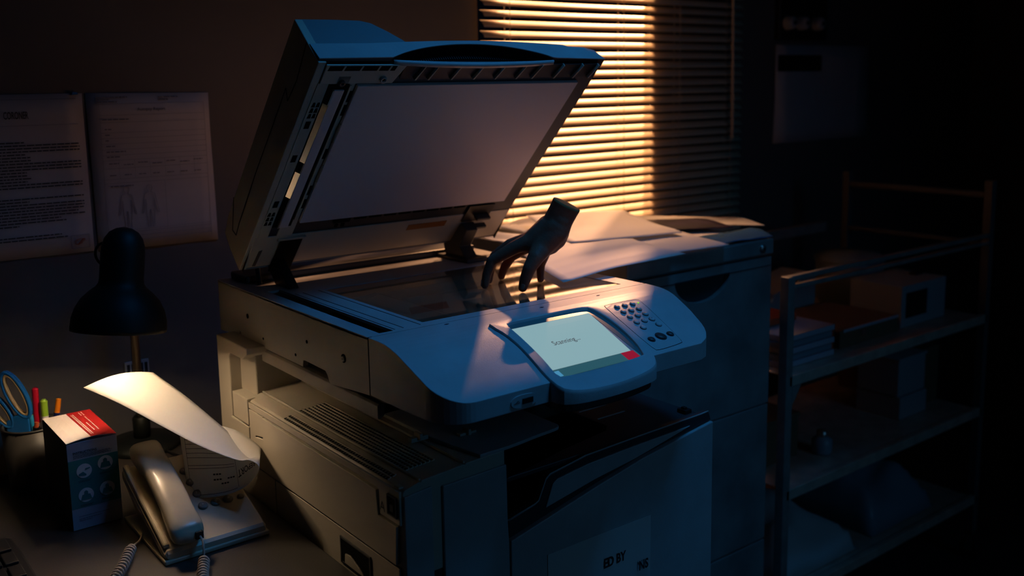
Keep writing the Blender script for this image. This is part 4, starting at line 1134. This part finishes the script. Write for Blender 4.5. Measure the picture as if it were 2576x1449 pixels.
# handset
hs = thing('telephone_handset', (.465, 1.50, .79), 'cream handset resting in the telephone cradle', 'telephone handset')
prof = []
NHS = 26
for i in range(NHS + 1):
    s = i / NHS
    y = 1.392 + s * .213
    base_z = pz(y) + .004
    arch = math.sin(PI * s)
    x = .462 + .004 * s
    wdt = .0225 + .0045 * abs(2 * s - 1) ** 3
    hgt_top = base_z + .034 + .010 * arch
    hgt_bot = base_z + (.004 if (s < .24 or s > .76) else .004 + .012 * min(1, min(s - .24, .76 - s) / .06))
    endf = 1.0
    if s < .08: endf = math.sqrt(max(.04, 1 - ((.08 - s) / .08) ** 2))
    if s > .92: endf = math.sqrt(max(.04, 1 - ((s - .92) / .08) ** 2))
    wv = wdt * (.55 + .45 * endf); midz = (hgt_top + hgt_bot) / 2; hv = (hgt_top - hgt_bot) / 2 * (.5 + .5 * endf)
    row = []
    for k in range(20):
        q = 2 * PI * k / 20
        cx_, sz_ = math.cos(q), math.sin(q)
        e = .62
        row.append((x + wv * math.copysign(abs(cx_) ** e, cx_), y, midz + hv * math.copysign(abs(sz_) ** e, sz_)))
    prof.append(row)
hm_ = MB().grid(prof, closed=True); hm_.f.append(tuple(range(20))); hm_.f.append(tuple(NHS * 20 + k for k in range(20)))
obj('handset_shell', hm_, M['phone'], hs, smooth=True)
obj('cord_jack', MB().box((.470, 1.3885, .758), (.482, 1.3945, .770)), M['black'], hs, bevel=.001)
seam = [(1.391, .7575), (1.391, .7590)]
kz = lambda y: pz(y) + .0005
for j, y in enumerate((1.472, 1.500, 1.528, 1.556)):
    for i, x in enumerate((.513, .5335, .554)):
        k_ = obj('phone_key', MB().lathe([(0, .0038), (.006, .0038), (.0078, .0026), (.0082, 0)], (x + .002 * (j > 0), y, kz(y)), (0, -.35, .94), 20), M['phonekey'], PH, smooth=True)
        m = MB(); write(m, ['*', '0', '#', '7', '8', '9', '4', '5', '6', '1', '2', '3'][j * 3 + i], .006, lambda a, b, x=x, y=y: (x - .0018 + a, y - .0035 + b, kz(y) + .0043 + .37 * (b - .0035)))
        obj('key_digit', m, M['boxlilac'], k_)
    obj('phone_key', MB().lathe([(0, .0030), (.0038, .0030), (.0052, .0020), (.0055, 0)], (.5745, y - .002, kz(y - .002)), (0, -.35, .94), 18), M['phonekey'], PH, smooth=True)
# coiled cord
def helix(mb, path, r, turns, rw, n_per=14):
    P_ = crom(path, 24); L = [0]
    for a, b_ in zip(P_, P_[1:]): L.append(L[-1] + (b_ - a).length)
    pts = []; N_ = int(turns * n_per)
    for i in range(N_ + 1):
        s = L[-1] * i / N_
        k = 0
        while k < len(L) - 2 and L[k + 1] < s: k += 1
        f_ = (s - L[k]) / max(1e-9, L[k + 1] - L[k]); p = P_[k].lerp(P_[k + 1], f_); t = (P_[k + 1] - P_[k]).normalized()
        sd = t.cross(Vector((0, 0, 1))).normalized(); up = sd.cross(t)
        q = 2 * PI * i / n_per
        rr = r * min(1, .35 + i / n_per * .6, .35 + (N_ - i) / n_per * .6)
        pts.append(p + sd * rr * math.cos(q) + up * rr * math.sin(q))
    mb.tube(pts, rw, 6)
cz = ZD + .0092
ch = obj('phone_cord', MB(), M['coil'], None) if False else None
m = MB()
helix(m, [(.474, 1.372, cz), (.463, 1.345, cz), (.452, 1.318, cz), (.440, 1.27, cz), (.415, 1.22, cz), (.375, 1.205, cz), (.335, 1.24, cz), (.328, 1.31, cz), (.345, 1.38, cz), (.372, 1.425, cz), (.392, 1.462, cz), (.402, 1.480, cz)], .0072, 62, .00165)
m.tube(crom([(.476, 1.3885, .763), (.477, 1.380, .757), (.475, 1.374, .748), (.474, 1.372, cz)], 6), .0018, 8)
m.tube(crom([(.402, 1.480, cz), (.411, 1.492, ZD + .006), (.420, 1.502, ZD + .005), (.4265, 1.508, ZD + .012)], 6), .0018, 8)
tag(obj('phone_cord', m, M['coil'], None, smooth=True), 'coiled taupe telephone cord trailing off the front of the desk', 'cord')

# ------------------------------------------------------------------ instruction box
BX = thing('instruction_box', (.389, 1.69, ZD), 'upright carton printed INSTRUCTIONS with teal panel and red-striped top', 'box')
bx0, bx1, by0, by1, bz0, bz1 = .350, .4275, 1.613, 1.768, ZD + .0005, .8725
obj('carton', MB().box((bx0, by0, bz0), (bx1, by1, bz1)), M['boxlilac'], BX, bevel=.0006)
obj('dark_side', MB().box((bx0 - .0006, by0 + .001, bz0), (bx0, by1, bz1 - .001)), M['boxblack'], BX)
rows = []
def topflap(x0, x1, dz):
    return [[(x0 + (x1 - x0) * i / 6, by0 - .001 + (by1 - by0 + .002) * j / 6, bz1 + .0012 + dz + .004 * math.sin(PI * (x0 - bx0 + (x1 - x0) * i / 6) / (bx1 - bx0)) * (1 - j / 6)) for j in range(7)] for i in range(7)]
obj('top_flap', MB().grid(topflap(bx0, bx1, 0)), M['boxwhite'], BX, solid=.0005)
xs_ = bx0 + .62 * (bx1 - bx0) - .010
obj('red_stripe', MB().grid(topflap(xs_, bx1, .0005)), M['boxred'], BX, solid=.0003)
m = MB()
for i_, (xx, body, sz) in enumerate(((xs_ + .0035, 'single-use filtering half mask', .0058), (xs_ + .0115, 'for healthcare use', .0060), (xs_ + .0200, 'Box of 50', .0070))):
    pass
def tz(x, y): return bz1 + .0024 + .004 * math.sin(PI * (x - bx0) / (bx1 - bx0)) * (1 - (y - by0) / (by1 - by0))
r2_ = random.Random(5)
for xx, y_a, y_b in ((xs_ + .003, by0 + .01, by0 + .135), (xs_ + .006, by0 + .01, by0 + .135), (xs_ + .013, by0 + .03, by0 + .075), (xs_ + .020, by0 + .03, by0 + .11), (xs_ + .017, by0 + .125, by0 + .145), (xs_ + .0215, by0 + .125, by0 + .145)):
    y = y_a
    while y < y_b:
        l_ = r2_.uniform(.003, .009)
        m.add([(xx, y, tz(xx, y)), (xx + .0016, y, tz(xx, y)), (xx + .0016, y + l_, tz(xx, y + l_)), (xx, y + l_, tz(xx, y + l_))], [(0, 1, 2, 3)])
        y += l_ + .0015
obj('flap_print', m, M['boxwhite'], BX)
BT = lambda a, b: (bx0 + a, by0 - .0008, bz0 + b)
H_ = bz1 - bz0; W_ = bx1 - bx0
obj('teal_panel', MB().box((bx0 + .0005, by0 - .0004, bz0 + .245 * H_), (bx1 - .0003, by0, bz0 + .80 * H_)), M['boxteal'], BX)
m = MB()
write(m, 'INSTRUCTIONS', .0058, lambda a, b: BT(.0085 + a, .868 * H_ + b), bold=.0001, sx=.9)
for k_, (zq, x1_) in enumerate(((.855, .066), (.843, .068), (.832, .064), (.821, .067))):
    lines_of_text(m, BT, .0085, x1_, zq * H_, .0007, r2_)
lines_of_text(m, BT, .010, .045, .12 * H_, .0007, r2_); lines_of_text(m, BT, .010, .03, .10 * H_, .0007, r2_)
m.add([BT(.010, .15 * H_), BT(.062, .15 * H_), BT(.062, .1535 * H_), BT(.010, .1535 * H_)], [(0, 1, 2, 3)])
obj('front_print', m, M['ink'], BX)
for (u, v) in ((.0235, .665), (.0565, .705), (.0235, .385), (.0565, .405)):
    d = obj('picture_disc', MB().lathe([(0, .0006), (.0118, .0006), (.0118, 0)], (bx0 + u, by0 - .0004, bz0 + v * H_), (0, -1, 0), 32), M['boxwhite'], BX)
    m = MB()
    cx_, cz_ = bx0 + u, bz0 + v * H_
    for pl in ([(-.0028, .0015), (-.0028, .006), (0, .008), (.0028, .006), (.0028, .0015)], [(-.0085, -.0075), (-.006, .001), (0, .002), (.006, .001), (.0085, -.0075)]) if (u, v) != (.0235, .665) else ([(-.009, -.004), (-.002, -.001), (.003, -.006), (.002, -.008), (-.008, -.007)], [(.001, .001), (.009, .003), (.009, .0045), (.002, .004)]):
        m.prism([(cx_ + a, cz_ + b_) for a, b_ in pl], by0 - .0018, by0 - .0011, XZ)
    obj('figure_picture', m, M['boxteal'], d)
    m = MB()
    lines_of_text(m, BT, u - .010, u + .010, v * H_ - .0160, .0006, r2_); lines_of_text(m, BT, u - .010, u + .008, v * H_ - .0180, .0006, r2_)
    obj('caption_print', m, M['ink'], BX)

# ------------------------------------------------------------------ pen cup with its contents
cc = Vector((.350, 1.860, ZD + .0005))
cup = thing('pen_cup', tuple(cc), 'dark round pen cup behind the instruction box', 'pen cup')
obj('cup_wall', MB().lathe([(.043, 0), (.050, .114), (.0478, .114), (.041, .004), (.001, .004)], cc, (0, 0, 1), 48), M['mesh_cup'], cup, smooth=True)
obj('cup_rim', MB().lathe([(.0495, .112), (.0510, .1125), (.0510, .1155), (.0475, .1155)], cc, (0, 0, 1), 48), M['darkplastic'], cup, smooth=True)
def pen(name, foot, topp, r, parts, label, cat):
    foot, topp = Vector(foot), Vector(topp); ax = (topp - foot).normalized(); L = (topp - foot).length
    t = thing(name, tuple(foot), label, cat, 'pens and pencils in the cup')
    for pn, a, b_, ra, rb, m_ in parts:
        obj(pn, MB().lathe([(.0002, a * L), (ra * r, a * L), (rb * r, b_ * L), (.0002, b_ * L)], foot, ax, 18), m_, t, smooth=False)
f0 = ZD + .006
pen('marker_pen', (.356, 1.856, f0), (.361, 1.860, .9055), .0058, [('barrel', 0, .58, 1, 1, M['black']), ('collar', .58, .63, 1, 1, M['boxwhite']), ('cap', .63, .985, 1, 1, M['penred']), ('cap_end', .985, 1, 1, .6, M['penred'])], 'marker with black barrel and crimson cap, tallest in the cup', 'marker')
pen('highlighter', (.3685, 1.846, f0), (.371, 1.848, .8850), .0062, [('barrel', 0, .80, 1, 1, M['boxwhite']), ('cap', .80, .975, 1, 1, M['pengreen']), ('cap_end', .975, 1, 1, .5, M['pengreen'])], 'lime green pen upright in the cup', 'pen')
pen('ballpoint_pen', (.363, 1.838, f0), (.3925, 1.832, .8850), .0056, [('barrel', 0, .84, 1, 1, M['pennavy']), ('end_cap', .84, 1, .85, .8, M['penorange'])], 'navy pen with an orange end leaning right in the cup', 'pen')
pen('colour_pencil', (.366, 1.846, f0), (.3465, 1.866, .8830), .0052, [('barrel', 0, .82, 1, 1, M['pencilblue']), ('sharpened_wood', .82, .94, 1, .35, M['wood']), ('lead_tip', .94, 1, .35, .03, M['pencilblue'])], 'sky blue pencil, sharpened point up, leaning left in the cup', 'pencil')
pen('black_pen', (.340, 1.842, f0), (.352, 1.826, .852), .006, [('barrel', 0, .93, 1, 1, M['black']), ('button', .93, 1, .7, .6, M['dim_r'])], 'short black pen with red end at the front of the cup', 'pen')
# scissors
scs = thing('scissors', (.335, 1.875, ZD + .006), 'scissors with big blue and tan handles standing in the pen cup', 'scissors')
so = Vector((.338, 1.868, .845)); su = Vector((.787, -.616, 0)); sv = Vector((-.05, .05, 1)).normalized(); sn = su.cross(sv).normalized()
def SP(a, b_, c=0): return so + su * a + sv * b_ + sn * c
obj('blade', MB().prism([(-.006, -.112), (.004, -.112), (.010, .004), (-.012, .004)], -.0012, .0, lambda a, b, c: SP(a, b, c)), M['steel'], scs)
obj('blade', MB().prism([(-.004, -.112), (.006, -.110), (.012, .006), (-.010, .004)], .0004, .0016, lambda a, b, c: SP(a, b, c)), M['steel'], scs)
def handle(cx_, cy_, rx, ry, rot, name='handle'):
    o_l, i_l, g_l = [], [], []
    for k in range(40):
        q = 2 * PI * k / 40; c_, s_ = math.cos(q), math.sin(q)
        for L_, a_, b__ in ((o_l, rx, ry), (i_l, rx - .0055, ry - .0065), (g_l, rx - .0095, ry - .0115)):
            x_, y_ = c_ * a_, s_ * b__
            L_.append((cx_ + x_ * math.cos(rot) - y_ * math.sin(rot), cy_ + x_ * math.sin(rot) + y_ * math.cos(rot)))
    h_ = obj(name, MB().ringwall(o_l, i_l, -.005, .005, lambda a, b, c: SP(a, b, c)), M['blue'], scs, bevel=.002, smooth=False)
    obj('handle_grip', MB().ringwall([(p[0], p[1]) for p in i_l], g_l, -.0042, .0042, lambda a, b, c: SP(a, b, c)), M['grip'], h_, bevel=.0015)
handle(-.004, .050, .019, .047, math.radians(20))
handle(-.038, .022, .017, .038, math.radians(30))
obj('shank', MB().prism([(-.030, -.016), (-.002, -.030), (.012, -.030), (.013, .010), (.004, .016), (-.012, .012), (-.028, .002)], -.0045, .0045, lambda a, b, c: SP(a, b, c)), M['blue'], scs, bevel=.002)
# black device at the lower left
kb = thing('black_keyboard', (.12, 1.50, ZD), 'black keyboard corner at the lower left of the desk', 'keyboard')
obj('keyboard_case', MB().prism(chaikin([(-.15, 1.38), (.235, 1.38), (.262, 1.40), (.262, 1.60), (.25, 1.62), (-.15, 1.62)], 1), ZD + .0005, ZD + .022, XY), M['black'], kb, bevel=.004)
for i in range(5):
    for j in range(4):
        obj('keyboard_key', MB().box((.145 + i * .0215, 1.405 + j * .05, ZD + .022), (.1635 + i * .0215, 1.445 + j * .05, ZD + .0265)), M['black'], kb, bevel=.0015)
